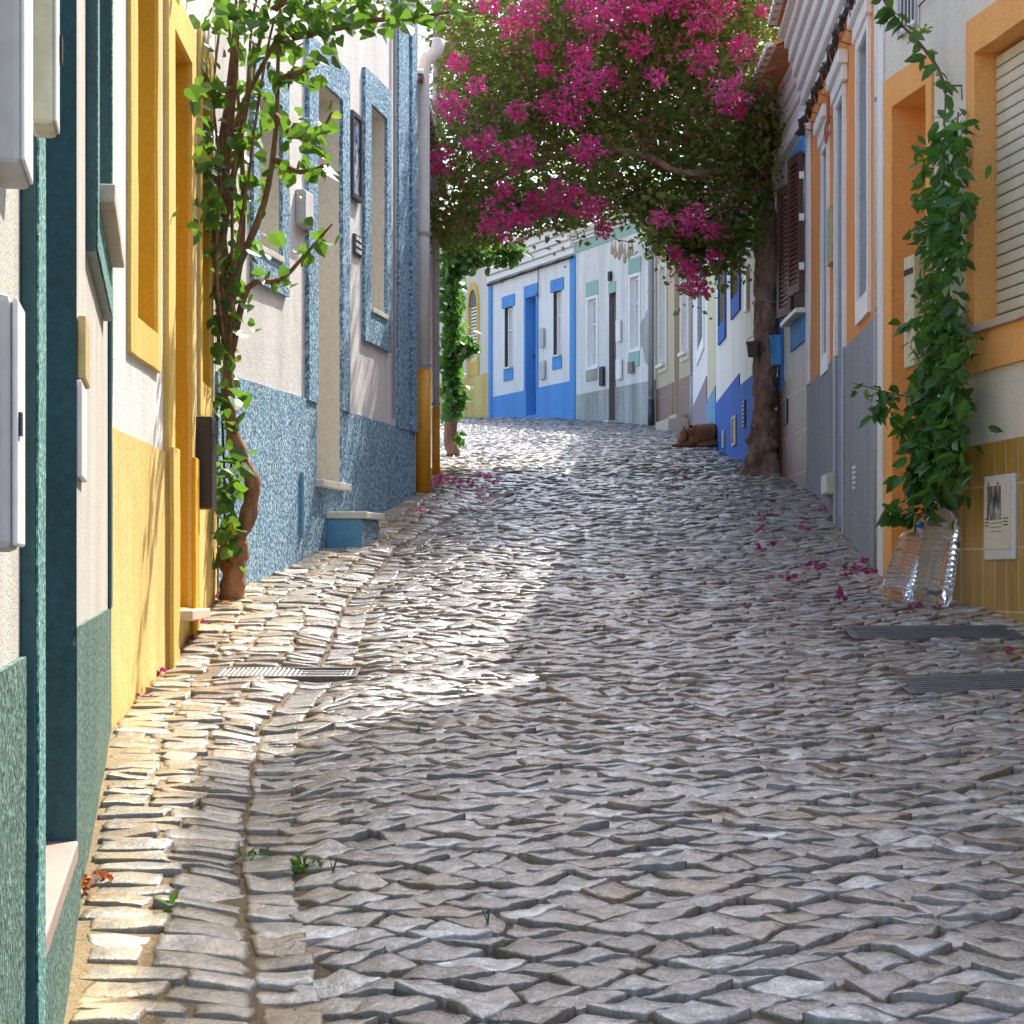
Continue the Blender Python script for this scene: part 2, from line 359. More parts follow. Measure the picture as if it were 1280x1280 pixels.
def panel(mb, F, u0, u1, z0, z1, n, holes, back=None):
    us = sorted({u0, u1, *[h[0] for h in holes if u0 < h[0] < u1], *[h[1] for h in holes if u0 < h[1] < u1]})
    zs = sorted({z0, z1, *[h[2] for h in holes if z0 < h[2] < z1], *[h[3] for h in holes if z0 < h[3] < z1]})
    for a, b in zip(us, us[1:]):
        for c, d in zip(zs, zs[1:]):
            mu, mz = (a + b) / 2, (c + d) / 2
            if any(h[0] < mu < h[1] and h[2] < mz < h[3] for h in holes): continue
            mb.quad(F.P(a, c, n), F.P(b, c, n), F.P(b, d, n), F.P(a, d, n))
    if back is not None:
        for (a, b, c, d) in [(u0, u1, z0, z1)] + [h[:4] for h in holes]:
            a, b, c, d = max(a, u0), min(b, u1), max(c, z0), min(d, z1)
            if a >= b or c >= d: continue
            for p, q in (((a, c), (b, c)), ((b, c), (b, d)), ((b, d), (a, d)), ((a, d), (a, c))):
                if (a, b, c, d) != (u0, u1, z0, z1) and p[1] == q[1] and p[1] in (z0, z1): continue
                if (a, b, c, d) == (u0, u1, z0, z1) and p[1] == q[1]:
                    for e, f in zip(us, us[1:]):
                        if any(h[0] < (e + f) / 2 < h[1] and h[2] < p[1] < h[3] for h in holes): continue
                        mb.quad(F.P(e, p[1], n), F.P(f, p[1], n), F.P(f, p[1], back), F.P(e, p[1], back))
                    continue
                mb.quad(F.P(p[0], p[1], n), F.P(q[0], q[1], n), F.P(q[0], q[1], back), F.P(p[0], p[1], back))
def lining(mb, F, a, b, c, d, n0, n1):
    for p, q in (((a, c), (b, c)), ((b, c), (b, d)), ((b, d), (a, d)), ((a, d), (a, c))):
        mb.quad(F.P(p[0], p[1], n0), F.P(q[0], q[1], n0), F.P(q[0], q[1], n1), F.P(p[0], p[1], n1))
def ring(mb, F, a, b, c, d, wl, wr, wb, wt, n0, n1):
    """frame round opening a..b x c..d; near width wl, far width wr, bottom wb, top wt"""
    if wl: mb.fbox(F, a - wl, a, c - wb, d + wt, n0, n1)
    if wr: mb.fbox(F, b, b + wr, c - wb, d + wt, n0, n1)
    if wb: mb.fbox(F, a, b, c - wb, c, n0, n1)
    if wt: mb.fbox(F, a, b, d, d + wt, n0, n1)

class House:
    def __init__(s, F, name, label, wm, ztop, holes, zb=None, depth=4.0, u0=0, u1=None):
        s.F = F; u1 = F.L if u1 is None else u1
        s.u0, s.u1, s.ztop, s.holes, s.wm = u0, u1, ztop, holes, wm
        s.root = thing(name, label, 'house', F.base((u0 + u1) / 2))
        zb = s.root.location.z - 1.5 if zb is None else zb; s.zb = zb
        mb = MB(); a, b = u0 + .002, u1 - .002
        panel(mb, F, a, b, zb, ztop, 0, holes)
        for u in (a, b): mb.quad(F.P(u, zb, 0), F.P(u, zb, -depth), F.P(u, ztop, -depth), F.P(u, ztop, 0))
        mb.quad(F.P(a, zb, -depth), F.P(b, zb, -depth), F.P(b, ztop, -depth), F.P(a, ztop, -depth))
        mb.quad(F.P(a, ztop, 0), F.P(b, ztop, 0), F.P(b, ztop, -depth), F.P(a, ztop, -depth))
        s.wall = mb.build('wall', wm, s.root)
    def wains(s, m, z, n=.008, segs=None, label=None):
        mb = MB()
        for a, b in (segs or [(s.u0 + .004, s.u1 - .004)]): panel(mb, s.F, a, b, s.zb, z, n, s.holes, 0.0)
        o = mb.build('wainscot', m, s.root)
        if label: o['label'] = label
        return o
    def bx(s, name, m, u0, u1, z0, z1, n0, n1, bevel=.004, parent=None, label=None):
        mb = MB(); mb.fbox(s.F, min(u0, u1), max(u0, u1), min(z0, z1), max(z0, z1), n0, n1)
        o = mb.build(name, m, parent or s.root, bevel)
        if label: o['label'] = label
        return o
    def cornice(s, z0, z1, out, m=None, steps=4):
        mb = MB(); h = (z1 - z0) / steps
        for i in range(steps): mb.fbox(s.F, s.u0 + .003, s.u1 - .003, z0 + i * h, z0 + (i + 1) * h - .006, 0, out * (i + 1) / steps)
        return mb.build('cornice', m or M['whitetrim'], s.root, .008)
    def roof(s, out=.25, pitch=.36, run=3.0, period=.19, board=.07):
        F = s.F; nu = max(8, int((s.u1 - s.u0) / period * 8)); rows = 9
        us = np.linspace(s.u0 + .002, s.u1 - .002, nu + 1); V = []; fc = []
        for lay, dz in ((0, .0), (1, -.022)):
            for j in range(rows + 1):
                n = out - (run + out) * j / rows
                for i, u in enumerate(us):
                    w = abs(math.sin(math.pi * (u - s.u0) / period)) * .055
                    V.append(F.P(u, s.ztop + .03 + (out - n) * pitch + w + dz, n))
        W = nu + 1; B = (rows + 1) * W
        for j in range(rows):
            for i in range(nu):
                a = j * W + i; fc.append((a, a + 1, a + W + 1, a + W)); fc.append((B + a, B + a + W, B + a + W + 1, B + a + 1))
        for i in range(nu): fc.append((i, B + i, B + i + 1, i + 1))
        mb = MB(); mb.add(V, fc); r = mb.build('roof', M['terra'], s.root)
        # mortar edge along the eave
        e = MB()
        k = int((s.u1 - s.u0) / period)
        for i in range(k):
            u = s.u0 + (i + .5) * period
            pts = []
            for q in range(7):
                a = math.pi * q / 6; pts.append((u - math.cos(a) * period * .46, s.ztop + .035 + math.sin(a) * .052))
            vs = [F.P(x, z, out + .012) for x, z in pts] + [F.P(x, z, out - .05) for x, z in pts]
            fs = [tuple(range(7)), tuple(range(13, 6, -1))] + [(q, q + 7, q + 8, q + 1) for q in range(6)] + [(0, 6, 13, 7)]
            e.add(vs, fs)
        if k: e.build('eave_mortar', M['white'], r)
        mb = MB(); mb.fbox(F, s.u0 + .004, s.u1 - .004, s.ztop - .03, s.ztop + .012, 0, out - board); mb.build('eave_board', M['whitetrim'], r)
        return r
    def window(s, hole, rm, depth=.12, glass=True, fm=None, cross=True, name='window', curtain=False):
        F = s.F; a, b, c, d = hole[:4]
        mb = MB(); lining(mb, F, a + .001, b - .001, c + .001, d - .001, .003, -depth - .06); w = mb.build(name, rm, s.root)
        if glass:
            fm = fm or M['whitetrim']; t = .04; n0 = -depth - .05; n1 = -depth
            mb = MB(); ring(mb, F, a + t, b - t, c + t, d - t, t - .002, t - .002, t - .002, t - .002, n0, n1)
            if cross:
                mb.fbox(F, (a + b) / 2 - .022, (a + b) / 2 + .022, c + t, d - t, n0 + .005, n1 - .004)
                mb.fbox(F, a + t, b - t, c + (d - c) * .62, c + (d - c) * .62 + .035, n0 + .008, n1 - .008)
            mb.build('sash', fm, w, .003)
            mb = MB(); mb.fbox(F, a + .01, b - .01, c + .01, d - .01, n0 - .012, n0 - .004); mb.build('pane', M['curtain'] if curtain else M['glass'], w)
        return w
    def door(s, hole, rm, dm, depth=.15):
        F = s.F; a, b, c, d = hole[:4]
        mb = MB(); lining(mb, F, a + .001, b - .001, c + .001, d - .001, .003, -depth - .06); w = mb.build('doorway', rm, s.root)
        mb = MB(); mb.fbox(F, a + .004, b - .004, c + .004, d - .004, -depth - .05, -depth)
        for k in range(3):
            z0 = c + (d - c) * (.06 + .31 * k); mb.fbox(F, a + (b - a) * .15, b - (b - a) * .15, z0, z0 + (d - c) * .25, -depth - .01, -depth + .012)
        dr = mb.build('door', dm, w, .004)
        mb = MB(); mb.tube([F.P(a + (b - a) * .85, c + 1.0, -depth), F.P(a + (b - a) * .85, c + 1.0, -depth + .05)], .018); mb.build('handle', M['iron'], dr)
        return w
    def frame(s, hole, ws, m, n=.02, name='frame', label=None, n0=0.0):
        mb = MB(); ring(mb, s.F, *hole[:4], *ws, n0, n); o = mb.build(name, m, s.root, .004)
        if label: o['label'] = label
        return o

# ============================================================ GROUND & PAVING
gx = np.concatenate([np.linspace(-80, -6, 12), np.linspace(-5, 4, 91), np.linspace(5, 80, 12)])
gy = np.concatenate([np.linspace(-40, 1, 12), np.linspace(1.2, 45, 440), np.linspace(47, 160, 14)])
XX, YY = np.meshgrid(gx, gy)
def leftX(Y): return np.interp(Y, [0, 1.2, 6.53, 9.7, 13.8, 18.4, 18.6], [-.19, -.383, -1.265, -1.386, -.657, -.665, -8])
def rightX(Y): return np.interp(Y, [0, 10.5, 14.6, 16.85, 21, 28, 30.4, 33, 36.3, 40.8], [3.43, 1.855, 2.08, 2.05, 2.06, 2.42, 2.10, 1.016, -.39, -2.3])
def dustv(X, Y):
    d = X - leftX(Y); w = np.clip(1 - d / .62, 0, 1) * (Y < 19)
    d2 = rightX(Y) - X; w2 = np.clip(1 - d2 / .5, 0, 1) * .55 * (Y < 17)
    sc = .5 + .5 * np.sin(Y * 2.1 + 1.3 * np.sin(X * 5))
    return np.clip(np.maximum(w * (.55 + .45 * sc), w2), 0, 1) * .85
ZZ = Gv(XX, YY) - .013 + .009 * dustv(XX, YY) + .003 * np.sin(XX * 31 + YY * 17) * np.sin(YY * 23 - XX * 11)
V = np.stack([XX, YY, ZZ], -1).reshape(-1, 3); W = len(gx); H = len(gy)
ii, jj = np.meshgrid(np.arange(W - 1), np.arange(H - 1)); a = (jj * W + ii).ravel()
np_mesh('ground', V, np.stack([a, a + 1, a + W + 1, a + W], -1), 4, M['soil'], dust=np.clip(dustv(V[:, 0], V[:, 1]) * 1.1, 0, 1), kind='structure')

def stones(C4, svals, tone):
    """C4 (N,4,2) corner quads -> verts/faces"""
    n = len(C4); k = len(svals); s = np.array(svals)
    cen = C4.mean(1)
    S, T = np.meshgrid(s, s); S = S.ravel(); T = T.ravel()
    w = np.stack([(1 - S) * (1 - T), S * (1 - T), S * T, (1 - S) * T], -1)      # (k2,4)
    P = np.einsum('kq,nqd->nkd', w, C4)
    ph = rng.uniform(0, 6.28, (n, 4))
    # ragged outlines
    ang = np.arctan2(T - .5, S - .5)[None]; rr = np.maximum(np.abs(S - .5), np.abs(T - .5))[None] * 2
    # round the corners a little by pulling diagonal points in
    diag = (np.abs(S - .5) * np.abs(T - .5) * 4)[None]
    f = 1 - .035 * diag * rr + .03 * np.sin(ang * 3 + ph[:, :1]) + .03 * np.sin(ang * 5 + ph[:, 1:2])
    P = cen[:, None] + (P - cen[:, None]) * f[..., None]
    z = Gv(P[..., 0], P[..., 1])
    zc = rng.normal(0, .0028, (n, 1)); tx = rng.normal(0, .055, (n, 1)); ty = rng.normal(-.012, .055, (n, 1))
    d = P - cen[:, None]
    z = z + zc + d[..., 0] * tx + d[..., 1] * ty
    z = z + .0022 * np.sin(d[..., 0] * 70 + ph[:, 2:3]) + .0022 * np.sin(d[..., 1] * 80 + ph[:, 3:4]) + .0016 * np.sin((d[..., 0] + d[..., 1]) * 130 + ph[:, :1])
    edge = np.maximum(np.abs(2 * S - 1), np.abs(2 * T - 1))
    drop = np.where(edge > 1.0, .045, np.where(edge > .9, .0028, np.where(edge > .75, .0006, 0)))
    z = z - drop[None]
    V = np.concatenate([P, z[..., None]], -1).reshape(-1, 3)
    ii, jj = np.meshgrid(np.arange(k - 1), np.arange(k - 1)); q = (jj * k + ii).ravel()
    q = np.stack([q, q + 1, q + k + 1, q + k], -1)
    Fc = (q[None] + (np.arange(n) * k * k)[:, None, None]).reshape(-1, 4)
    ed = np.where(edge > 1.0, 1.0, np.where(edge > .985, .35, 0.0)); return V, Fc, np.repeat(tone, (k - 1) ** 2), np.tile(ed, n)
def lattice(Y0, Y1, pitch):
    """diagonal setts, vertices shared & jittered"""
    R = 45; c, s = math.cos(math.radians(R)), math.sin(math.radians(R))
    ext = (Y1 - Y0) / 2 + 8; n = int(ext * 1.9 / pitch)
    i = np.arange(-n, n + 1); A, B = np.meshgrid(i, i)
    px = A * pitch * 1.05; py = B * pitch * .95 
    off = (np.sin(B * 1.7) * .18) * pitch; px = px + off
    X = c * px - s * py; Y = s * px + c * py + (Y0 + Y1) / 2
    ym = (Y0 + Y1) / 2; X = X * 1.24; Y = ym + (Y - ym) * .84
    X = X + .05 * np.sin(Y * .9) + .03 * np.sin(Y * 2.3 + X); Y = Y + .06 * np.sin(X * 1.8 + Y * .35)
    X = X + rng.normal(0, pitch * .13, X.shape); Y = Y + rng.normal(0, pitch * .13, Y.shape)
    P = np.stack([X, Y], -1)
    Q = np.stack([P[:-1, :-1], P[:-1, 1:], P[1:, 1:], P[1:, :-1]], 2).reshape(-1, 4, 2)
    cen = Q.mean(1)
    gxl = np.where(cen[:, 1] < 17.5, np.interp(cen[:, 1], GUY, GUX) + .055, -6)
    gxl = np.where((cen[:, 1] >= 13) & (cen[:, 1] < 18.5), np.interp(cen[:, 1], [0, 13, 14.5, 18.5], [-.3, -.25, -.6, -.64]), gxl)
    k = (cen[:, 1] >= Y0) & (cen[:, 1] < Y1) & (cen[:, 0] > gxl) & (cen[:, 0] < rightX(cen[:, 1]) + .02)
    return Q[k]
def gapify(Q, g):
    cen = Q.mean(1, keepdims=True); d = Q - cen; L = np.linalg.norm(d, axis=-1, keepdims=True)
    return cen + d * (1 - g / L)
holes_rects = []   # filled areas where iron covers lie
COVERS = [(-1.10, -.57, 7.62, 7.86), (1.36, 2.05, 8.28, 8.62), (1.33, 1.9, 6.95, 7.35)]
EE = []; VV = []; FF = []; TT = []; off = 0
def push(Q, sv, g):
    global off
    cen = Q.mean(1); k = np.ones(len(Q), bool)
    for (x0, x1, y0, y1) in COVERS: k &= ~((cen[:, 0] > x0 - .04) & (cen[:, 0] < x1 + .04) & (cen[:, 1] > y0 - .04) & (cen[:, 1] < y1 + .04))
    Q = Q[k]; tone = np.clip(rng.normal(.52, .2, len(Q)), 0, .93); tone[rng.random(len(Q)) < .05] = 1
    v, f, t, e_ = stones(gapify(Q, g), sv, tone); EE.append(e_); VV.append(v); FF.append(f + off); TT.append(t); off += len(v)
NEAR = [-.012, .004, .06, .3, .5, .7, .94, .996, 1.012]; MID = [-.014, .006, .10, .5, .90, .994, 1.014]; FAR = [-.02, .015, .5, .985, 1.02]
push(lattice(1.5, 7.5, .102), NEAR, .0065)
push(lattice(7.5, 16, .104), MID, .008)
push(lattice(16, 41, .118), FAR, .009)
# strip along the left walls: rows across, and one row of oblong gutter stones
Q = []
y = 1.3
while y < 14.0:
    ph = .082 * random.uniform(.8, 1.25)
    lx = float(leftX(y)); gxx = float(np.interp(y, GUY, GUX)); wd = gxx - .055 - lx
    if wd > .12:
        cols = max(1, round(wd / .15)); e = np.linspace(lx + .012, gxx - .055, cols + 1); e[1:-1] += rng.normal(0, .022, cols - 1)
        sk = random.uniform(-.02, .02)
        for a0, b0 in zip(e[:-1], e[1:]):
            j = rng.normal(0, .007, 8)
            Q.append([(a0 + j[0], y + j[1]), (b0 + j[2], y + sk + j[3]), (b0 + j[4], y + ph + sk + j[5]), (a0 + j[6], y + ph + j[7])])
    y += ph
y = 1.3
while y < 14.0:
    ph = .10 * random.uniform(.85, 1.35); gxx = float(np.interp(y, GUY, GUX)); g2 = float(np.interp(y + ph, GUY, GUX)); j = rng.normal(0, .004, 8)
    Q.append([(gxx - .052 + j[0], y + j[1]), (gxx + .068 + j[2], y + j[3]), (g2 + .068 + j[4], y + ph + j[5]), (g2 - .052 + j[6], y + ph + j[7])]); y += ph
push(np.array(Q), MID, .006)
V = np.concatenate(VV); Fc = np.concatenate(FF); T = np.concatenate(TT)
cs = np_mesh('cobbled_street', V, Fc, 4, M['stone'], tone=T, dust=dustv(V[:, 0], V[:, 1]), kind='structure')
at_ = cs.data.attributes.new('earth', 'FLOAT', 'POINT'); at_.data.foreach_set('value', np.concatenate(EE).astype(np.float32))

# ============================================================ LEFT: green house
F = LG
uD0 = F.U(56, .022) ; uD1 = F.U(90); zT = F.Z(86, 1066)
hD = (uD0, uD1, zT, 1.75)
uW0 = F.U(107) + .12; uW1 = F.U(128); hW = (uW0, uW1, .86, 2.2)
h = House(F, 'green_house', 'grey stucco house with dark teal trim and green speckled wainscot, nearest on the left', M['grey_stucco'], 2.9, [hD, hW])
h.wains(M['greenspk'], -.1)
mb = MB(); lining(mb, F, hD[0] + .001, hD[1] - .001, hD[2] + .001, hD[3] - .001, .009, -.16); dw = mb.build('doorway', M['teal'], h.root)
h.bx('door', M['teal'], hD[0] + .003, hD[1] - .003, zT + .01, 1.74, -.15, -.1, parent=dw)
h.bx('threshold', M['pinkstone'], hD[0] + .002, hD[1] - .002, zT - .03, zT + .006, -.14, .012)
h.bx('door_frame', M['teal'], F.U(25), hD[0], h.zb, 1.8, 0, .020, .003)
h.bx('frame_edge', M['teal_front'], F.U(25) + .002, hD[0] - .002, h.zb, 1.795, .0202, .023, 0)
h.window(hW, M['teal'], .14)
h.frame(hW, (.12, .1, .13, .12), M['teal'], .024, 'window_frame')
h.frame((hW[0] - .004, hW[1] + .004, hW[2] - .004, hW[3] + .004), (.11, .09, .12, .11), M['teal_front'], .0275, 'frame_face', n0=.024)
h.bx('sill', M['sand_sill'], hW[0] + .004, hW[1] - .03, .862, .905, -.12, .062)
h.bx('corner_strip', M['teal'], F.L - .16, F.L - .004, -.098, 2.88, 0, .012)
h.roof(.12, run=2.5)
def wallbox(F, name, label, cat, m, u0, u1, z0, z1, n1, n0=0.0, bevel=.006, group=None):
    loc = F.P((u0 + u1) / 2, z0, 0); r = thing(name, label, cat, loc, group)
    mb = MB(); mb.fbox(F, u0, u1, z0, z1, n0, n1); mb.build('housing', m, r, bevel); return r
r = wallbox(F, 'electricity_box', 'tall pale grey meter box high on the grey stucco beside the cream box', 'meter box', M['greyplastic'], F.U(0) - .18, F.U(0) - .03, .42, 1.2, .034, .001)
mb = MB(); mb.fbox(F, F.U(0) - .175, F.U(0) - .035, .425, 1.195, .0341, .038); mb.build('lid', M['whiteplastic'], r, .003)
r = wallbox(F, 'electricity_box', 'yellowed cream meter box hung on the dark teal door frame', 'meter box', M['creamplastic'], F.U(67, .055), F.U(75, .058), .51, 1.25, .055, .028)
mb = MB(); mb.fbox(F, F.U(67, .055) + .004, F.U(75, .058) - .004, .515, 1.245, .0551, .058); lid = mb.build('lid', M['whiteplastic'], r, .003)
mb = MB(); mb.fbox(F, F.U(71, .055), F.U(72.5, .055), .60, .63, .0581, .061); mb.build('latch', M['ink'], lid)
r = wallbox(F, 'electricity_box', 'white plastic cabinet with a small dark lock low on the grey stucco', 'meter box', M['greyplastic'], F.U(17, .03), F.U(32, .034), .025, .285, .028, .001, .01)
mb = MB(); mb.fbox(F, F.U(17, .03) + .004, F.U(32, .034) - .004, .03, .28, .0281, .034); lid = mb.build('lid', M['whiteplastic'], r, .004)
mb = MB(); mb.fbox(F, F.U(23, .034), F.U(25, .034), .142, .165, .0341, .037); mb.build('lock', M['ink'], lid)
mb = MB(); mb.fbox(F, F.U(96), F.U(102), .40, .53, .001, .018); r = mb.build('intercom', M['agedplastic'], None, .004, loc=F.P(F.U(99), .4)); tag(r, 'small aged tan doorbell panel beside the dark teal door', 'doorbell')
mb = MB(); mb.fbox(F, F.U(95), F.U(102), .20, .395, .001, .012); r = mb.build('notice_plate', M['whiteplastic'], None, .003, loc=F.P(F.U(98), .2)); tag(r, 'narrow white plate below the tan doorbell panel', 'plate')

# ============================================================ LEFT: yellow house
F = LY
hW = (F.U(167), F.U(192), F.Z(167, 397), 2.35); hD = (F.U(213), F.U(234), -.13, F.Z(215, 40)); hW2 = (F.U(249), F.U(261), F.Z(250, 478), F.Z(250, 85))
h = House(F, 'yellow_house', 'white and yellow house with ochre door and window surrounds on the left', M['white_rough'], 3.0, [hW, hD, hW2])
h.wains(M['yellow'], .47, .010)
for k, (w, dp) in enumerate(((hW, .12), (hW2, .1))):
    h.window(w, M['ochre'], dp)
h.door(hD, M['ochre'], M['ochre'], .16)
h.frame(hW, (.16, .10, .13, .15), M['yellow_trim'], .016, 'window_frame')
h.frame(hW2, (.08, .06, .15, .15), M['yellow_trim'], .016, 'window_frame')
mb = MB(); u0, u1 = hD[0], hD[1]
mb.fbox(F, u0 - .2, u0, h.zb, hD[3] + .16, 0, .02); mb.fbox(F, u1, u1 + .14, h.zb, hD[3] + .16, 0, .02); mb.fbox(F, u0, u1, hD[3], hD[3] + .16, 0, .02)
mb.build('door_frame', M['yellow_trim'], h.root, .005)
h.bx('plinth', M['yellow_trim'], u0 - .21, u0 - .005, h.zb, .49, .02, .040, .005); h.bx('plinth', M['ochre'], u1 - .01, u1 + .15, h.zb, .49, .02, .036, .005)
h.bx('threshold', M['sand_sill'], u0 + .01, u1 + .1, -.175, -.135, -.1, .085)
h.roof(.1, run=2.5)
r = wallbox(F, 'letter_box', 'tall dark brown metal letter box on the yellow wall beside the vine', 'letter box', M['blackbox'], F.U(240), F.U(240) + .18, .285, .675, .085, .012)
mb = MB(); mb.fbox(F, F.U(240) + .02, F.U(240) + .16, .60, .615, .0851, .088); mb.build('slot', M['ink'], r)

# ============================================================ LEFT: blue house
F = LB
hW1 = (F.U(320), F.U(348), F.Z(359, 332), 2.42); hD = (F.U(393), F.U(424), .52, F.Z(393, 98)); hW2 = (F.U(460), F.U(480), F.Z(460, 388), F.Z(460, 130)); hA = (F.U(467), F.U(481), 3.32, 3.46)
h = House(F, 'blue_house', 'white house with speckled blue wainscot, blue window surrounds and steps on the left', M['white_rough'], 3.75, [hW1, hD, hW2])
h.wains(M['bluespk'], .955, .014)
h.window(hW1, M['cream'], .13); h.window(hW2, M['cream'], .17)
h.door(hD, M['cream'], M['cream'], .2)
h.frame(hW1, (.10, .13, .17, .16), M['bluespk'], .022, 'window_frame')
h.frame(hW2, (.15, .11, .20, .19), M['bluespk'], .022, 'window_frame')
mb = MB(); u0, u1 = hD[:2]
mb.fbox(F, u0 - .19, u0, .95, hD[3] + .2, 0, .024); mb.fbox(F, u1, u1 + .16, .95, hD[3] + .2, 0, .024); mb.fbox(F, u0, u1, hD[3], hD[3] + .2, 0, .024)
mb.build('door_frame', M['bluespk'], h.root, .004)
for w in (hW1, hW2): h.bx('sill', M['slab'], w[0] + .003, w[1] - .003, w[2] - .012, w[2] + .02, -.12, .034)
h.bx('threshold', M['slab'], u0 - .02, u1 + .06, .49, .528, -.19, .06)
h.bx('pilaster', M['bluespk'], F.U(495), F.U(508), .95, 3.70, 0, .02)
h.bx('pilaster', M['bluespk'], F.L - .17, F.L - .003, .95, 3.70, 0, .035)
h.cornice(3.72, 3.88, .06); h.ztop = 3.9; h.roof(.1, run=2.5)
us = F.U(405); st = thing('door_step', 'blue rendered doorstep with pale slab top below the blue house door', 'step', F.base(us))
mb = MB(); mb.fbox(F, us, us + .40, -.3, .318, .015, .215); mb.build('block', M['bluesmooth'], st, .006)
mb = MB(); mb.fbox(F, us + .006, us + .395, -.3, .312, .2155, .2185); mb.build('facing', M['bluespk'], st)
mb = MB(); mb.fbox(F, us - .015, us + .43, .319, .358, .015, .245); mb.build('slab', M['slab'], st, .006)
r = wallbox(F, 'meter_cabinet', 'small pale grey meter cabinet on the blue house left of its door', 'meter box', M['greyplastic'], F.U(369), F.U(381), F.Z(375, 285), F.Z(375, 240), .05)
mb = MB(); mb.fbox(F, F.U(370), F.U(380), F.Z(375, 283), F.Z(375, 242), .0501, .054); mb.build('lid', M['whiteplastic'], r, .003)
pz0, pz1 = F.Z(441, 250), F.Z(441, 142)
r = thing('tile_panel', 'tall framed blue and white tile picture between the door and window', 'tile picture', F.P(F.U(441), pz0))
mb = MB(); ring(mb, F, F.U(437), F.U(446), pz0 + .03, pz1 - .03, .03, .03, .03, .03, .001, .03); mb.build('frame', M['darkframe'], r, .003)
mb = MB(); mb.fbox(F, F.U(437), F.U(446), pz0 + .03, pz1 - .03, .001, .015); mb.build('picture', M['azulejo'], r)
pz0, pz1 = F.Z(445, 320), F.Z(445, 294)
r = thing('letter_slot_panel', 'small grey metal letter slot panel below the tile picture', 'letter slot', F.P(F.U(445), pz0))
mb = MB(); mb.fbox(F, F.U(440.5), F.U(450), pz0, pz1, .001, .014); pl = mb.build('plate', M['darkframe'], r, .003)
for k in range(3):
    z = pz0 + (pz1 - pz0) * (.12 + .3 * k); mb = MB(); mb.fbox(F, F.U(442), F.U(448.5), z, z + (pz1 - pz0) * .17, .0145, .018); mb.build('slot', M['whiteplastic'], pl)
mb = MB(); uu = F.U(490); mb.tube([F.P(uu, z, .018) for z in (1.0, 2, 3, 3.7)], .012); tag(mb.build('cable_conduit', M['pipegrey'], None, loc=F.P(uu, 1)), 'thin grey conduit running up the blue house beside its speckled pilaster', 'conduit')
mb = MB(); uu = F.U(372); mb.tube([F.P(uu, z, .022) for z in (.2, .3, .55)], .014); tag(mb.build('drain_spout', M['bluesmooth'], None, loc=F.P(uu, .2)), 'short blue pipe on the speckled wainscot near the doorstep', 'pipe')

# downpipes & white building
F = LW
h = House(F, 'plain_white_house', 'pale pink plaster house wall behind the two orange footed downpipes', M['pinkish'], 3.3, [])
h.roof(.1, run=2.5)
def px_pts(lst, Y): return [PX(x, y, Y) for x, y in lst]
def downpipe(label, Y, x, r, ytop, ysplit, ybot, mt, mbm, bend=None, name='downpipe', group=None):
    b = PX(x, ybot, Y); t = thing(name, label, 'downpipe', b, group)
    xs = b[0]; zs = PX(x, ysplit, Y)[2]; zt = PX(x, ytop, Y)[2]
    m1 = MB(); pts = [(xs, Y, zs), (xs, Y, (zs + zt) / 2), (xs, Y, zt)]
    if bend: pts += [(xs + dx, Y + dy, zt + dz) for dx, dy, dz in bend]
    m1.tube(pts, r, 14); m1.build('pipe', mt, t, smooth=True)
    m1 = MB(); m1.tube([(xs, Y, b[2] - .05), (xs, Y, zs)], r * 1.12, 14); m1.build('foot', mbm, t, smooth=True)
    for q in (zs + .02, zs + (zt - zs) * .45):
        m1 = MB(); m1.tube([(xs, Y, q), (xs, Y, q + .02)], r * 1.25, 14); m1.build('collar', M['pipegrey'], t)
    return t
downpipe('fat white downpipe with long orange foot at the blue house corner', 14.05, 529, .045, 90, 462, 606, M['pipewhite'], M['pipeorange'], [(.02, 0, .08), (.09, 0, .14), (.11, 0, .22)])
downpipe('thinner pale downpipe with orange foot farther along the pink wall', 16.2, 545, .028, -60, 510, 592, M['pipewhite'], M['pipeorange'])

# ============================================================ RIGHT: near orange-trimmed house
F = RO
hW = (F.U(1330), F.U(1222), F.Z(1222, 409), F.Z(1222, 66)); hD = (F.U(1161), F.U(1118), -.05, F.Z(1118, 134))
hW = (F.U(1222) - 1.0, F.U(1222), hW[2], hW[3])
h = House(F, 'orange_trimmed_house', 'tall off white house with orange surrounds and ochre tile wainscot, nearest on the right', M['offwhite'], 5.95, [hW, hD])
M['ochretile'] = tiles('ochre_wall_tiles', (.50, .31, .06), (.42, .25, .05), (.62, .50, .28), .13, .27, F.ang, .010)
h.wains(M['ochretile'], F.Z(1200, 560), .012, [(.01, F.U(1173))])
w = h.window(hW, M['orange_trim'], .09, glass=False)
mb = MB(); k = 0; z = hW[2] + .004
while z < hW[3] - .03:
    mb.fbox(F, hW[0] + .004, hW[1] - .004, z, z + .046, -.11, -.083); z += .052
sh = mb.build('roller_shutter', M['shutter_cream'], w, .006)
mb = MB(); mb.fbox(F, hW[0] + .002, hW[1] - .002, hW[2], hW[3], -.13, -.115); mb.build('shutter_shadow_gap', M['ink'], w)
h.frame(hW, (.12, .10, .20, .16), M['orange_trim'], .016, 'window_frame')
h.bx('sill', M['sand_sill'], hW[0] - .12, hW[1] + .12, hW[2] - .03, hW[2] + .005, -.08, .04)
h.door(hD, M['orange_trim'], M['orange_trim'], .24)
mb = MB(); u0, u1 = hD[:2]
mb.fbox(F, u0 - .07, u0, h.zb, hD[3] + .15, 0, .016); mb.fbox(F, u1, u1 + .12, h.zb, hD[3] + .15, 0, .016); mb.fbox(F, u0, u1, hD[3], hD[3] + .15, 0, .016)
mb.build('door_frame', M['orange_trim'], h.root, .004)
h.bx('corner_pilaster', M['white'], F.U(1106), F.L - .003, h.zb, 5.9, 0, .014)
h.roof(.2, run=3)
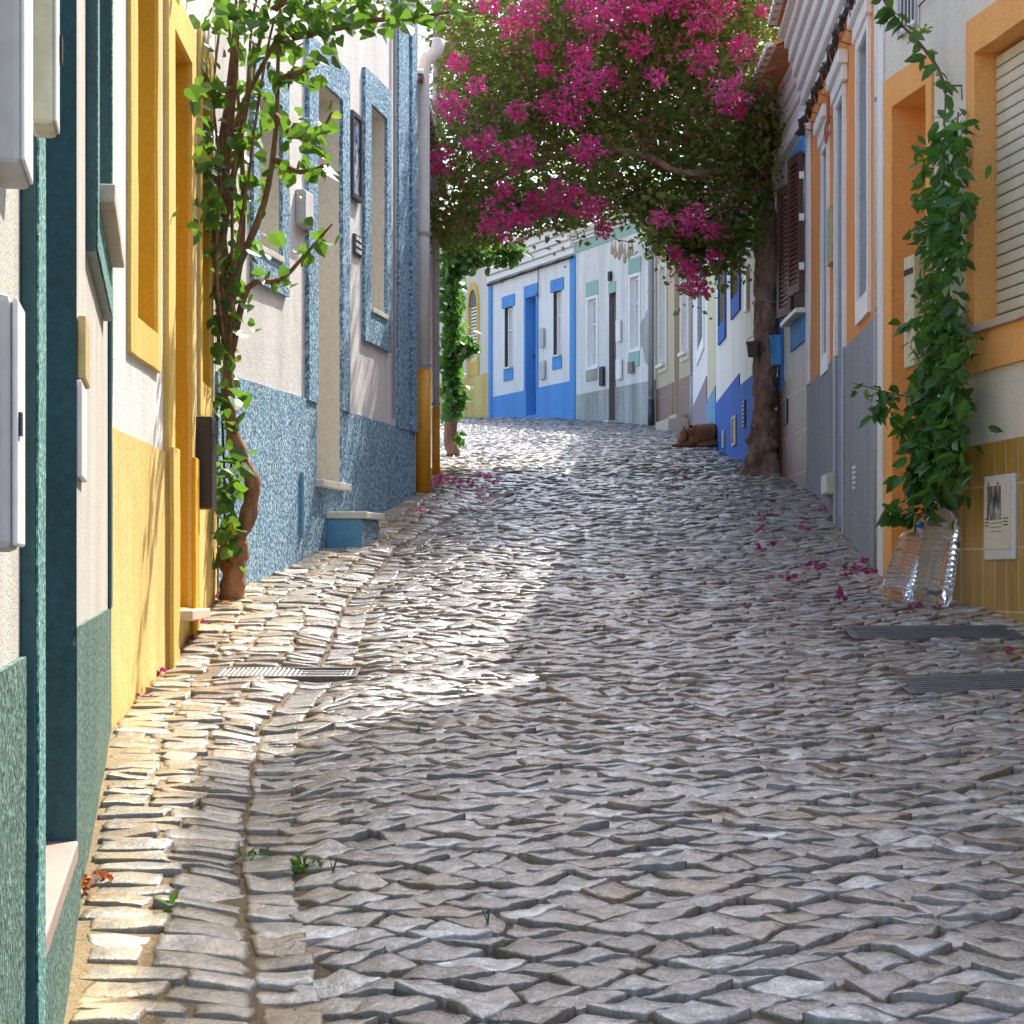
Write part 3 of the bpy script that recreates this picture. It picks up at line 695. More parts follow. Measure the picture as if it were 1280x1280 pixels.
# meter cover with poster
ua, ub = F.U(1275), F.U(1238); z0, z1 = F.Z(1238, 700), F.Z(1238, 596)
r = thing('meter_cover', 'cream metal meter cover with a black and white picture on the ochre tiles', 'meter cover', F.P((ua + ub) / 2, z0))
mb = MB(); mb.fbox(F, ua, ub, z0, z1, .012, .030); pl = mb.build('plate', M['whiteplastic'], r, .005)
mb = MB(); mb.fbox(F, ua + .02, ub - .012, z0 + .045, z1 - .02, .0301, .034); dr = mb.build('door', M['creamplastic'], r, .003)
dr.data.materials[0] = M['offwhite']
W = ub - ua
mb = MB(); mb.fbox(F, ub - W * .62, ub - W * .16, z1 - .19, z1 - .045, .0341, .036); mb.build('picture', M['print'], r)
mb = MB()
for k in range(6): mb.fbox(F, ub - W * .66, ub - W * .25, z0 + .12 + .018 * k, z0 + .122 + .018 * k, .0341, .0352)
for k in range(3):
    for a0, b0 in ((.08, .2), (.7, .86)): mb.fbox(F, ub - W * b0, ub - W * a0, z0 + .145 + .014 * k, z0 + .149 + .014 * k, .0341, .0355)
mb.build('vent_slots', M['ink'], r)
for a0 in (.2, .52):
    mb = MB(); mb.fbox(F, ub - W * a0 - .008, ub - W * a0, z1 - .04, z1 - .032, .0341, .038); mb.build('screw', M['ink'], r)
# cream letterbox near the door, hidden partly by the climber
r = wallbox(F, 'letter_box', 'cream letter box on the orange door frame behind the climber', 'letter box', M['creamplastic'], F.U(1160), F.U(1147), F.Z(1150, 460), F.Z(1150, 322), .07, .017)
mb = MB(); mb.fbox(F, F.U(1160) + .01, F.U(1147) - .01, F.Z(1150, 345), F.Z(1150, 338), .0701, .073); mb.build('slot', M['ink'], r)
# plaque
z0, z1 = F.Z(1138, 40), F.Z(1138, -30); ua, ub = F.U(1150), F.U(1127)
r = thing('wall_grille', 'white framed grille with dark upright bars high on the off white wall', 'grille', F.P((ua + ub) / 2, z0))
mb = MB(); mb.fbox(F, ua, ub, z0, z1, .002, .012); mb.build('plate', M['whitetrim'], r, .003)
mb = MB(); ring(mb, F, ua + .012, ub - .012, z0 + .015, z1 - .015, .012, .012, .015, .015, .0125, .024)
mb.build('frame', M['greytrim'], r)
mb = MB()
for k in range(4): uu = ua + (ub - ua) * (.2 + .19 * k); mb.fbox(F, uu, uu + .018, z0 + .04, z1 - .04, .0125, .018)
mb.build('bars', M['darkframe'], r)
mb = MB(); q = [F.P(F.U(x), F.Z(x, y), .01 + d) for x, y, d in ((1151, 8, 0), (1158, 6, .02), (1166, -2, .02), (1170, -20, .01))]; mb.tube(q, .004, 6); tag(mb.build('loose_wire', M['black'], None, loc=q[0]), 'thin black wire curving away from the white grille', 'wire')
mb = MB(); q = [F.P(F.U(1203), F.Z(1203, 125), .0), F.P(F.U(1202), F.Z(1202, 107), .0), F.P(F.U(1202), F.Z(1202, 108), .09)]; mb.tube(q, .005, 6); tag(mb.build('wall_hook', M['iron'], None, loc=q[0]), 'thin iron hook in the off white wall above the climber', 'hook')
b = RG.P(.10, 0, .06)
t = downpipe('grey downpipe with white upper half between the orange and off white houses', b[1], 1098.5, .0235, -200, 395, 705, M['pipewhite'], M['pipegrey'])

# ============================================================ RIGHT: grey/orange house
F = RG
hW = (F.U(1087.5), F.U(1075), F.Z(1080, 372), F.Z(1080, 52)); hD = (F.U(1057), F.U(1048), .35, F.Z(1055, 122)); hW2 = (F.U(1036.5), F.U(1030.5), F.Z(1032, 445), F.Z(1032, 190))
h = House(F, 'orange_and_grey_house', 'orange house with white surrounds and rough grey wainscot on the right', M['orange'], 3.80, [hW, hD, hW2])
h.wains(M['greypaint'], 1.325, .012)
for w in (hW, hW2):
    h.window(w, M['greytrim'], .12); h.frame(w, (.05, .07, .12, .08), M['whitetrim'], .02, 'window_frame')
h.door(hD, M['greytrim'], M['greytrim'], .14)
mb = MB(); u0, u1 = hD[:2]
mb.fbox(F, u0 - .06, u0, 1.33, hD[3] + .05, 0, .022); mb.fbox(F, u1, u1 + .08, 1.33, hD[3] + .05, 0, .022); mb.fbox(F, u0, u1, hD[3], hD[3] + .05, 0, .022); mb.build('door_frame', M['whitetrim'], h.root, .004)
mb = MB(); mb.fbox(F, u0 - .06, u0, h.zb, 1.329, .012, .026); mb.fbox(F, u1, u1 + .08, h.zb, 1.329, .012, .026); mb.build('door_base', M['greytrim'], h.root, .004)
for w, e in ((hW, .1), (hD, .13), (hW2, .12)):
    mb = MB(); z = w[3] + .055
    mb.fbox(F, w[0] - e, w[1] + e, z, z + .09, 0, .035); mb.fbox(F, w[0] - e - .03, w[1] + e + .03, z + .09, z + .17, 0, .06); mb.build('hood', M['whitetrim'], h.root, .006)
h.cornice(3.20, 3.80, .17, steps=6); h.roof(.28, run=3)
h.bx('pilaster', M['white'], F.L - .22, F.L - .004, 1.33, 3.2, 0, .018)
r = wallbox(F, 'junction_box', 'cream plastic junction box low on the rough grey wainscot', 'junction box', M['creamplastic'], F.U(1047), F.U(1039), F.Z(1045, 618), F.Z(1045, 592), .06, .013)
mb = MB(); mb.fbox(F, F.U(1046.5), F.U(1039.5), F.Z(1045, 616), F.Z(1045, 594), .0601, .066); mb.build('lid', M['whiteplastic'], r, .003)
mb = MB()
for k in range(5): z = F.Z(1071, 612) + .028 * k; mb.fbox(F, F.U(1073), F.U(1070), z, z + .018, .013, .022)
tag(mb.build('wall_vent', M['whiteplastic'], None, loc=F.P(F.U(1071), 0)), 'narrow white slotted vent on the rough grey wainscot', 'vent')
r = wallbox(F, 'gas_meter', 'narrow tan meter case between the white framed door and window', 'meter box', M['agedplastic'], F.U(1043.5), F.U(1039.5), F.Z(1040, 333), F.Z(1040, 262), .03)
mb = MB(); mb.fbox(F, F.U(1043), F.U(1040), F.Z(1040, 325), F.Z(1040, 270), .0301, .033); mb.build('glass_front', M['mint'], r)
# cable bundle along the cornice with brackets
mb = MB(); pts = []
for k in range(60):
    u = .1 + (F.L - .15) * k / 59; pts.append(F.P(u, 3.10 - .02 * math.sin(k * .9) + random.uniform(-.008, .008), .07 + random.uniform(-.012, .012)))
t = thing('cable_bundle', 'black cable bundle clipped under the cornice of the orange house', 'cable', pts[30])
mb.tube(pts, .020, 7); mb.build('cable', M['black'], t)
mb = MB(); mb.tube([(p[0] + .02 * math.sin(i * 1.7), p[1], p[2] + .02 * math.cos(i * 1.7)) for i, p in enumerate(pts)], .012, 6); mb.tube([(p[0] + .018 * math.sin(i * 1.1 + 2), p[1], p[2] + .018 * math.cos(i * 1.1 + 2)) for i, p in enumerate(pts)], .006, 6); mb.build('wrapped_wire', M['black'], t)
for k in range(14):
    u = .3 + 3.6 * k / 14; mb = MB(); mb.tube([F.P(u, 3.02, .0), F.P(u, 3.04, .06), F.P(u, 3.10, .075)], .005, 6); mb.build('bracket', M['redwire'], t)
mb = MB(); u = F.U(1041); q = [F.P(u, F.Z(1041, 122), .03), F.P(u, F.Z(1041, 155), .03)]; mb.tube(q, .012, 8)
for rr in (.05, .065): mb.tube([F.P(u + rr * math.sin(a) * 1.6, F.Z(1041, 165) + rr * math.cos(a), .04) for a in np.linspace(0, 6.28, 17)], .005, 6)
tag(mb.build('coiled_wire', M['redwire'], None, loc=q[0]), 'coil of orange red wire hanging from the hood of the white window surround', 'wire')

# ============================================================ RIGHT: shutter house
F = RS
hW = (F.U(1007), F.U(990), F.Z(1000, 392), F.Z(1000, 205))
h = House(F, 'shutter_house', 'small white house with brown shutters and pink tile wainscot on the right', M['white'], 3.68, [hW])
M['pinktile'] = tiles('pink_brown_wall_tiles', (.33, .18, .14), (.28, .145, .115), (.52, .40, .34), .38, .30, F.ang, .014, .5)
h.wains(M['pinktile'], F.Z(1005, 460), .012, [(.01, F.U(979))])
h.window(hW, M['whitetrim'], .1)
h.bx('lintel_panel', M['farblue'], hW[0] - .02, hW[1] + .1, hW[3] + .01, hW[3] + .16, 0, .015)
h.bx('apron_panel', M['farblue'], hW[0] + .02, hW[1], hW[2] - .23, hW[2] - .04, 0, .015)
h.bx('window_hood', M['whitetrim'], hW[0] - .05, hW[1] + .5, hW[3] + .20, hW[3] + .30, 0, .05)
h.bx('pilaster', M['farblue_door'], F.U(980), F.U(970), F.Z(975, 492), F.Z(975, 240), 0, .02)
h.bx('pilaster', M['brownwood'], F.U(980), F.U(970), h.zb, F.Z(975, 492) - .003, 0, .02, label='red brown lower pilaster')
h.bx('sill', M['slab'], hW[0] - .06, hW[1] + .08, hW[2] - .035, hW[2], -.1, .08)
h.cornice(3.3, 3.66, .06, steps=3); h.roof(.28, run=3, board=.2)
def shutter(uh, ang, z0, z1, wd, name='shutter'):
    """leaf hinged at uh swinging out by ang"""
    ca, sa = math.cos(ang), math.sin(ang)
    def P(a, z, b): return F.P(uh + a * ca - b * sa, z, .02 + abs(a) * sa * (1 if ang > 0 else 1) + b * ca)
    mb = MB()
    def bx(a0, a1, zz0, zz1, b0, b1): mb.hexa([P(a0, zz0, b0), P(a1, zz0, b0), P(a1, zz0, b1), P(a0, zz0, b1), P(a0, zz1, b0), P(a1, zz1, b0), P(a1, zz1, b1), P(a0, zz1, b1)])
    bx(0, .05, z0, z1, 0, .03); bx(wd - .05, wd, z0, z1, 0, .03); bx(.05, wd - .05, z0, z0 + .07, 0, .03); bx(.05, wd - .05, z1 - .07, z1, 0, .03)
    z = z0 + .08
    while z < z1 - .1: bx(.05, wd - .05, z, z + .022, .004, .024); z += .035
    s = mb.build(name, M['brownwood'], h.root, .002)
    for zz in (z0 + .15, (z0 + z1) / 2, z1 - .2):
        mb = MB(); mb.fbox(F, uh - .02, uh + .03, zz, zz + .05, .015, .05); mb.build('hinge', M['whitetrim'], s)
shutter(hW[1] - .28, .22, hW[2] + .02, hW[3] - .1, .30); shutter(hW[0] - .02, .12, hW[2] + .12, hW[3] + .03, .34)
mb = MB(); mb.fbox(F, F.U(987), F.U(982), F.Z(984, 531), F.Z(984, 500), .013, .022); tag(mb.build('wall_vent', M['ink'], None, loc=F.P(F.U(984), 0)), 'black square vent on the pink tile wainscot by the trunk', 'vent')

# ============================================================ RIGHT: cobalt house
F = RB
hA = (F.U(925), F.U(916), F.Z(920, 370), F.Z(920, 270)); hB = (F.U(907), F.U(900), F.Z(903, 405), F.Z(903, 300))
h = House(F, 'cobalt_and_white_house', 'white house with cobalt blue wainscot behind the bougainvillea trunk', M['white'], 4.15, [hA, hB])
mb = MB(); um = F.U(925); zt = [(0.004, F.Z(950, 462)), (um - .001, F.Z(926, 482)), (um, F.Z(925, 467)), (F.L - .004, F.Z(896, 505))]
zt = [(u, z) for u, z in zt]
for (a0, z_0), (b0, z_1) in ((zt[0], zt[1]), (zt[2], zt[3])):
    mb.hexa([F.P(a0, h.zb, 0), F.P(b0, h.zb, 0), F.P(b0, h.zb, .012), F.P(a0, h.zb, .012), F.P(a0, z_0, 0), F.P(b0, z_1, 0), F.P(b0, z_1, .012), F.P(a0, z_0, .012)])
mb.build('wainscot', M['cobalt'], h.root)
for w in (hA, hB): h.window(w, M['beige'], .14); h.frame(w, (.10, .04, .18, .10), M['cobalt'], .02, 'window_frame')
h.roof(.22, run=3)
mb = MB(); mb.fbox(F, F.U(937), F.U(934), F.Z(935, 390), F.Z(935, 335), 0, .03); tag(mb.build('meter_strip', M['whiteplastic'], None, .004, loc=F.P(F.U(935), 1)), 'narrow white cable cover on the white wall left of the trunk', 'cable cover')
z0, z1 = F.Z(920, 553), F.Z(920, 524)
mb = MB(); ring(mb, F, F.U(922), F.U(918), z0, z1, .04, .04, .03, .03, .013, .026); t = thing('wall_vent', 'pale framed square vent in the cobalt wainscot', 'vent', F.P(F.U(920), z0)); mb.build('frame', M['sand_sill'], t, .003)
mb = MB(); mb.fbox(F, F.U(922), F.U(918), z0, z1, .0125, .016); mb.build('grille', M['pinktile'], t)
mb = MB(); mb.fbox(F, F.U(908), F.U(906), F.Z(907, 560), F.Z(907, 538), .013, .03); tag(mb.build('pipe_cover', M['greyplastic'], None, .004, loc=F.P(F.U(907), 1)), 'small pale pipe cover in the cobalt wainscot left of the framed vent', 'cover')
mb = MB()
for k in range(7): z = F.Z(933, 534) + .035 * k; mb.fbox(F, F.U(934.5), F.U(931.5), z, z + .02, .013, .03)
tag(mb.build('wall_vent', M['darkframe'], None, loc=F.P(F.U(933), 1)), 'dark slatted vent in the cobalt wainscot beside the trunk', 'vent')

# ============================================================ RIGHT: pale narrow houses
F = RP; um = F.U(884)
hA = (F.U(881), F.U(878), F.Z(880, 435), F.Z(880, 300))
h = House(F, 'pale_yellow_house', 'narrow pale yellow house front beyond the cobalt wainscot', M['paleyellow'], 4.7, [], u1=um)
h.wains(M['bluesmooth'], F.Z(890, 492), .01); h.roof(.2, run=3)
hB = (F.U(880), F.U(873), F.Z(876, 432), F.Z(876, 300))
h = House(F, 'mauve_footed_house', 'white house with mauve wainscot beyond the pale yellow front', M['white'], 4.9, [hB], u0=um)
h.wains(M['purple'], F.Z(876, 488), .01); h.window(hB, M['greytrim'], .15); h.frame(hB, (.2, .2, .15, .15), M['whitetrim'], .02); h.roof(.2, run=3)
b = F.P(F.U(866), 0, .1)
downpipe('dark grey downpipe beyond the mauve wainscot', b[1], 866, .035, 150, 470, 541, M['pipegrey'], M['pipegrey'])

F = RT
hA = (F.U(832.5), F.U(825.5), F.Z(829, 455), F.Z(829, 335)); hA = (min(hA[:2]), max(hA[:2]), *hA[2:]); hD = (F.U(849), F.U(843), F.Z(845, 524), F.Z(845, 330)); hB = (F.U(860), F.U(854), F.Z(857, 440), F.Z(857, 335))
h = House(F, 'brown_tiled_house', 'beige house with brown tile wainscot beyond the lying dog', M['beige'], 5.1, [hA, hD, hB])
M['browntile'] = tiles('brown_wall_tiles', (.20, .085, .05), (.16, .065, .04), (.34, .23, .16), .16, .5, F.ang, .01, .5)
h.wains(M['browntile'], F.Z(842, 478), .012, [(.005, hD[0] - .06), (hD[1] + .06, F.L - .005)])
for w in (hA, hB): h.window(w, M['whitetrim'], .12); h.frame(w, (.1, .1, .12, .1), M['cream'], .02); h.bx('sill', M['slab'], w[0] - .05, w[1] + .05, w[2] - .05, w[2], -.05, .07)
h.door(hD, M['beige'], M['mauvedoor'], .12); h.roof(.2, run=3)
mb = MB(); mb.fbox(F, F.U(862), F.U(846), 1.6, F.Z(850, 527), 0, .3); mb.fbox(F, F.U(858), F.U(848), 1.6, F.Z(850, 520), 0, .15); tag(mb.build('door_step', M['sand_sill'], None, .01, loc=F.base(F.U(855))), 'pale stone steps at the brown tiled house door', 'step')
b = RT.P(RT.L - .05, 0, .08)
downpipe('dark downpipe between the brown tiled and stained white houses', b[1], CX + b[0] / b[1] * FPX, .045, 200, 500, 531, M['pipegrey'], M['darkframe'])

# ============================================================ far stained white house
F = RW
hW2 = (F.U(799), F.U(788), F.Z(793, 436), F.Z(793, 346)); hD = (F.U(770), F.U(761.5), F.Z(766, 526), F.Z(766, 366)); hW1 = (F.U(746), F.U(735), F.Z(740, 458), F.Z(740, 374))
h = House(F, 'stained_white_house', 'weathered white house with mint lintels and grey cement base', M['white_stained'], 5.42, [hW2, hD, hW1])
h.wains(M['cement'], F.Z(740, 490), .01)
for w in (hW2, hW1):
    h.window(w, M['whitetrim'], .06, curtain=True); h.frame(w, (.05, .05, .05, .05), M['whitetrim'], .015)
    h.bx('lintel', M['mint'], w[0] - .06, w[1] + .06, w[3] + .055, w[3] + .28, 0, .014)
h.bx('apron', M['mint'], hW2[0] - .02, hW2[1] + .04, hW2[2] - .27, hW2[2] - .055, 0, .014)
h.bx('apron', M['cement'], hW1[0] - .02, hW1[1] + .04, hW1[2] - .22, hW1[2] - .055, 0, .02)
h.door(hD, M['mauvedoor'], M['mauvedoor'], .08)
h.bx('lintel', M['mint'], hD[0] - .01, hD[1] + .01, hD[3] + .002, hD[3] + .17, 0, .014)
h.bx('door_step', M['slab'], hD[0] - .05, hD[1] + .1, 2.2, hD[2] - .004, 0, .16)
h.bx('frieze', M['mint'], .05, F.L - .02, 5.12, 5.28, 0, .015)
h.cornice(5.28, 5.42, .14, steps=3); h.roof(.25, run=3)
# bare patch as irregular thin relief
mb = MB(); uc, zc = F.U(807), F.Z(807, 420); pts = []
for k in range(18):
    a = 2 * math.pi * k / 18; rr = 1 + .22 * math.sin(a * 3 + 1) + random.uniform(-.1, .1); pts.append((uc + math.cos(a) * .15 * rr, zc + math.sin(a) * .36 * rr))
mb.add([F.P(u, z, .006) for u, z in pts] + [F.P(u, z, -.01) for u, z in pts], [tuple(range(18))] + [(k, (k + 1) % 18, (k + 1) % 18 + 18, k + 18) for k in range(18)])
mb.build('bare_patch', M['cement'], h.root)
for (x0, x1, y0, y1, m, nm, lb) in ((752, 757, 483, 459, 'ink', 'wall_vent', 'black upright vent left of the mauve brown door'), (773, 778, 428, 401, 'whitetrim', 'meter_box', 'upper white meter box right of the mauve brown door'),
                             (773, 779, 475, 450, 'whitetrim', 'meter_box', 'lower white meter box right of the mauve brown door'), (788, 794, 467, 453, 'mauvedoor', 'wall_vent', 'small brown vent below the mint window apron'), (763, 766, 352, 340, 'ink', 'house_lamp', 'small black lamp over the mauve brown door')):
    mb = MB(); mb.fbox(F, F.U(x1), F.U(x0), F.Z(x0, y0), F.Z(x0, y1), .0155, .05); tag(mb.build(nm, M[m], None, .006, loc=F.P(F.U(x0), 3)), lb, nm.split('_')[-1])

# ============================================================ far blue house
F = RF
hW2 = (F.U(702), F.U(692), F.Z(697, 446), F.Z(697, 364)); hD = (F.U(671), F.U(658), F.Z(664, 519), F.Z(664, 371)); hW1 = (F.U(641), F.U(631), F.Z(636, 461), F.Z(636, 384))
h = House(F, 'far_blue_house', 'white house with sky blue door, surrounds and wainscot at the bend', M['white'], 5.55, [hW2, hD, hW1])
h.wains(M['farblue'], F.Z(700, 479), .012)
for w in (hW2, hW1):
    h.window(w, M['darkframe'], .055, curtain=True)
    mb = MB(); mb.fbox(F, w[0] - .1, w[1] + .1, w[3], w[3] + .2, 0, .02); mb.fbox(F, w[0] - .02, w[1] + .02, w[2] - .2, w[2], 0, .02); mb.build('window_frame', M['farblue'], h.root, .004)
    mb = MB(); mb.fbox(F, w[0] + .02, w[1] - .02, w[2], w[2] + .03, -.14, .045); mb.build('sill', M['slab'], h.root)
h.door(hD, M['farblue'], M['farblue_door'], .14)
mb = MB(); mb.fbox(F, hD[0] - .07, hD[0], F.Z(700, 479), hD[3] + .2, 0, .02); mb.fbox(F, hD[1], hD[1] + .07, F.Z(700, 479), hD[3] + .2, 0, .02); mb.fbox(F, hD[0], hD[1], hD[3], hD[3] + .2, 0, .02); mb.build('door_frame', M['farblue'], h.root, .004)
h.bx('pilaster', M['farblue'], .005, F.U(714), h.zb, 5.1, 0, .03); h.bx('pilaster', M['farblue'], F.U(616), F.L - .005, h.zb, 5.1, 0, .03)
h.cornice(5.12, 5.55, .2, steps=4); h.roof(.26, run=3)
for x0, x1, y0, y1, lb in ((677, 682, 435, 411, 'upper grey letter box between the sky blue door and window'), (677, 683, 475, 452, 'lower grey letter box between the sky blue door and window')):
    mb = MB(); mb.fbox(F, F.U(x1), F.U(x0), F.Z(x0, y0), F.Z(x0, y1), .013, .05); tag(mb.build('letter_box', M['greyplastic'], None, .006, loc=F.P(F.U(x0), 3)), lb, 'letter box')
t = thing('cornice_cable', 'black cable with clips strung under the far blue house cornice', 'cable', F.P(F.L / 2, 5.05))
mb = MB(); mb.tube([F.P(F.L * k / 30 , 5.07 - .015 * math.sin(k), .05) for k in range(31)], .012, 6); mb.build('cable', M['black'], t)
for k in range(30):
    mb = MB(); u = F.L * (k + .5) / 30; mb.fbox(F, u - .018, u + .018, 5.045, 5.085, .03, .07); mb.build('clip', M['black'], t)
mb = MB(); mb.tube([F.P(F.U(675), z, .035) for z in (5.05, 4.6, F.Z(675, 372))], .009, 6); mb.tube([F.P(F.U(675) , F.Z(675, 372), .035), F.P(F.U(672), F.Z(672, 366), .035)], .009, 6); mb.build('drop_wire', M['black'], t)

# ============================================================ far yellow house
F = RY
hW = (F.U(597), F.U(587), F.Z(592, 449), F.Z(592, 382))
h = House(F, 'far_yellow_house', 'white house with yellow wainscot and arched shuttered window behind the ivy', M['offwhite'], 6.0, [hW])
h.wains(M['yellow'], F.Z(592, 470), .012)
w = h.window(hW, M['yellow_trim'], .05, glass=False)
mb = MB(); z = hW[2]
while z < hW[3] - .02: mb.fbox(F, hW[0] + .02, hW[1] - .02, z, z + .035, -.05, -.02); z += .06
mb.build('louvres', M['whitetrim'], w)
mb = MB(); mb.fbox(F, hW[0], hW[1], hW[2], hW[3], -.09, -.07); mb.build('pane', M['glass'], w)
# arched top
mb = MB(); cu = (hW[0] + hW[1]) / 2; ro = (hW[1] - hW[0]) / 2; K = 12; vs = []; fs = []
for k in range(K + 1):
    a = math.pi * k / K
    for r0, n in ((ro, .025), (ro + .09, .025), (ro + .09, 0), (ro, 0)): vs.append(F.P(cu - math.cos(a) * r0, hW[3] + math.sin(a) * r0 * 1.5, n))
for k in range(K):
    for q in range(4): fs.append((k * 4 + q, k * 4 + (q + 1) % 4, k * 4 + 4 + (q + 1) % 4, k * 4 + 4 + q))
mb.add(vs, fs); mb.fbox(F, hW[0] - .09, hW[0], hW[2] - .3, hW[3], 0, .025); mb.fbox(F, hW[1], hW[1] + .09, hW[2] - .3, hW[3], 0, .025); mb.fbox(F, hW[0], hW[1], hW[2] - .3, hW[2] - .04, 0, .022)
mb.build('window_frame', M['yellow_trim'], h.root)
mb = MB(); vs = [F.P(cu, hW[3], .01)] + [F.P(cu - math.cos(math.pi * k / K) * ro, hW[3] + math.sin(math.pi * k / K) * ro * 1.5, .01) for k in range(K + 1)]
mb.add(vs, [(0, k, k + 1) for k in range(1, K + 1)]); mb.build('arch_panel', M['darkframe'], w)
h.cornice(5.5, 5.95, .15); h.roof(.2, run=3)

# pods hanging
t = thing('hanging_gourds', 'bunch of beige dried gourds hanging on a line before the stained white house', 'gourds', PX(778, 300, 30.3))
mb = MB(); pts = [PX(x, y, 30.6) for x, y in ((760, 292), (772, 300), (785, 302), (800, 296), (815, 287), (830, 276))]; mb.tube(pts, .008, 6); mb.build('line', M['stem'], t)
for x, y, hh in ((765, 300, 14), (769, 303, 16), (774, 305, 16), (781, 308, 18), (786, 304, 16), (790, 300, 16), (777, 299, 14)):
    b = PX(x, y + 8, 30.6); mb = MB(); s_ = hh / 14
    mb.lathe([(.002, -.13 * s_), (.022, -.11 * s_), (.030, -.06 * s_), (.02, 0), (.010, .05 * s_), (.008, .1 * s_)], 10, Matrix.Translation(b)); mb.build('gourd', M['pods'], t, smooth=True)

# ============================================================ iron covers
def cover(name, label, cat, r, m, grate=False):
    x0, x1, y0, y1 = r; cx, cy = (x0 + x1) / 2, (y0 + y1) / 2
    t = thing(name, label, cat, (cx, cy, G(cx, cy)))
    def P(x, y, dz): dz -= .006; return (x, y, G(x, cy) * 0 + G(cx, y) + (G(x, cy) - G(cx, cy)) + dz)
    def slab(mb, a0, a1, b0, b1, d0, d1): mb.hexa([P(a0, b0, d0), P(a1, b0, d0), P(a1, b1, d0), P(a0, b1, d0), P(a0, b0, d1), P(a1, b0, d1), P(a1, b1, d1), P(a0, b1, d1)])
    mb = MB(); e = .018
    slab(mb, x0, x1, y0, y0 + e, -.04, .004); slab(mb, x0, x1, y1 - e, y1, -.04, .004); slab(mb, x0, x0 + e, y0 + e, y1 - e, -.04, .004); slab(mb, x1 - e, x1, y0 + e, y1 - e, -.04, .004)
    mb.build('frame', M['iron'], t, .002)
    mb = MB()
    if grate:
        n = int((x1 - x0) / .018)
        for k in range(n): a0 = x0 + e + (x1 - x0 - 2 * e) * k / n; slab(mb, a0, a0 + .009, y0 + e, y1 - e, -.03, .002)
        for q in (.25, .5, .75): yy = y0 + (y1 - y0) * q; slab(mb, x0 + e, x1 - e, yy, yy + .008, -.032, .0)
        mb.build('bars', m, t)
    else:
        slab(mb, x0 + e + .003, x1 - e - .003, y0 + e + .003, y1 - e - .003, -.04, .003)
        n = 7
        for k in range(n): yy = y0 + .03 + (y1 - y0 - .06) * k / n; slab(mb, x0 + .03, x1 - .03, yy, yy + .012, .003, .006)
        mb.build('lid', m, t, .002)
cover('drain_grate', 'galvanised drain grate in the sunny cobbles by the yellow house', 'drain grate', COVERS[0], M['grate'], True)
cover('access_cover', 'flat iron cover in the cobbles below the water bottles', 'manhole cover', COVERS[1], M['iron'])
cover('access_cover', 'ribbed iron cover at the right picture edge, nearer than the flat one', 'manhole cover', COVERS[2], M['iron'])

# ============================================================ foliage helpers
HEART_V = np.array([(0, 0, 0), (-.30, -.06, .05), (-.50, .22, .10), (-.36, .58, .07), (0, 1.0, -.06), (.36, .58, .07), (.50, .22, .10), (.30, -.06, .05), (0, .48, -.03)])
HEART_F = [(0, 1, 2, 8), (8, 2, 3, 4), (0, 8, 6, 7), (8, 4, 5, 6)]
LANCE_V = np.array([(0, 0, 0), (-.20, .2, .05), (-.24, .5, .07), (0, 1.0, -.12), (.24, .5, .07), (.20, .2, .05), (0, .45, -.0)])
LANCE_F = [(0, 1, 2, 6), (6, 2, 3, 3), (0, 6, 4, 5), (6, 3, 3, 4)]
LANCE_V = np.array([(0, 0, 0), (-.20, .25, .06), (-.20, .62, .04), (0, 1.0, -.14), (.20, .62, .04), (.20, .25, .06), (0, .45, 0), (0, .75, -.04)])
LANCE_F = [(0, 1, 2, 6), (6, 2, 3, 7), (0, 6, 4, 5), (6, 7, 3, 4)]
SMALL_V = np.array([(0, 0, 0), (-.33, .45, .09), (0, 1, -.05), (.33, .45, .09)]); SMALL_F = [(0, 1, 2, 3)]
def leaves(P, size, tmpl, droop=.5, up=.3, out=None):
    """P (n,3) base points -> V,F,tone; leaf axis random, drooping"""
    n = len(P); tv, tf = tmpl; tf = np.array(tf)
    ax = rng.normal(0, 1, (n, 3)); ax[:, 2] = ax[:, 2] * .5 - droop
    if out is not None: ax += out
    ax /= np.linalg.norm(ax, axis=1, keepdims=True)
    nr = rng.normal(0, .6, (n, 3)); nr[:, 2] += up; nr -= ax * (nr * ax).sum(1, keepdims=True); nr /= np.linalg.norm(nr, axis=1, keepdims=True)
    sd = np.cross(ax, nr); s = size * rng.uniform(.6, 1.25, (n, 1, 1))
    V = P[:, None] + s * (tv[None, :, :1] * sd[:, None] + tv[None, :, 1:2] * ax[:, None] + tv[None, :, 2:] * nr[:, None])
    k = len(tv); Fc = tf[None] + (np.arange(n) * k)[:, None, None]
    return V.reshape(-1, 3), Fc.reshape(-1, tf.shape[1]), len(tf)
def leafobj(name, P, size, tmpl, m, parent=None, loc=None, tone=None, **kw):
    V, Fc, k = leaves(P, size, tmpl, **kw)
    if tone is None: tone = np.clip(rng.normal(.5, .22, len(P)), 0, 1)
    return np_mesh(name, V, Fc, 4, m, parent, loc, np.repeat(tone, k), smooth=False)
def limY(x, want):
    """largest Y<=want so pixel x stays street-side of the left walls"""
    k = (x - CX) / FPX; Y = want
    while Y > 5 and k * Y < float(leftX(Y)) + .03: Y -= .03
    return Y

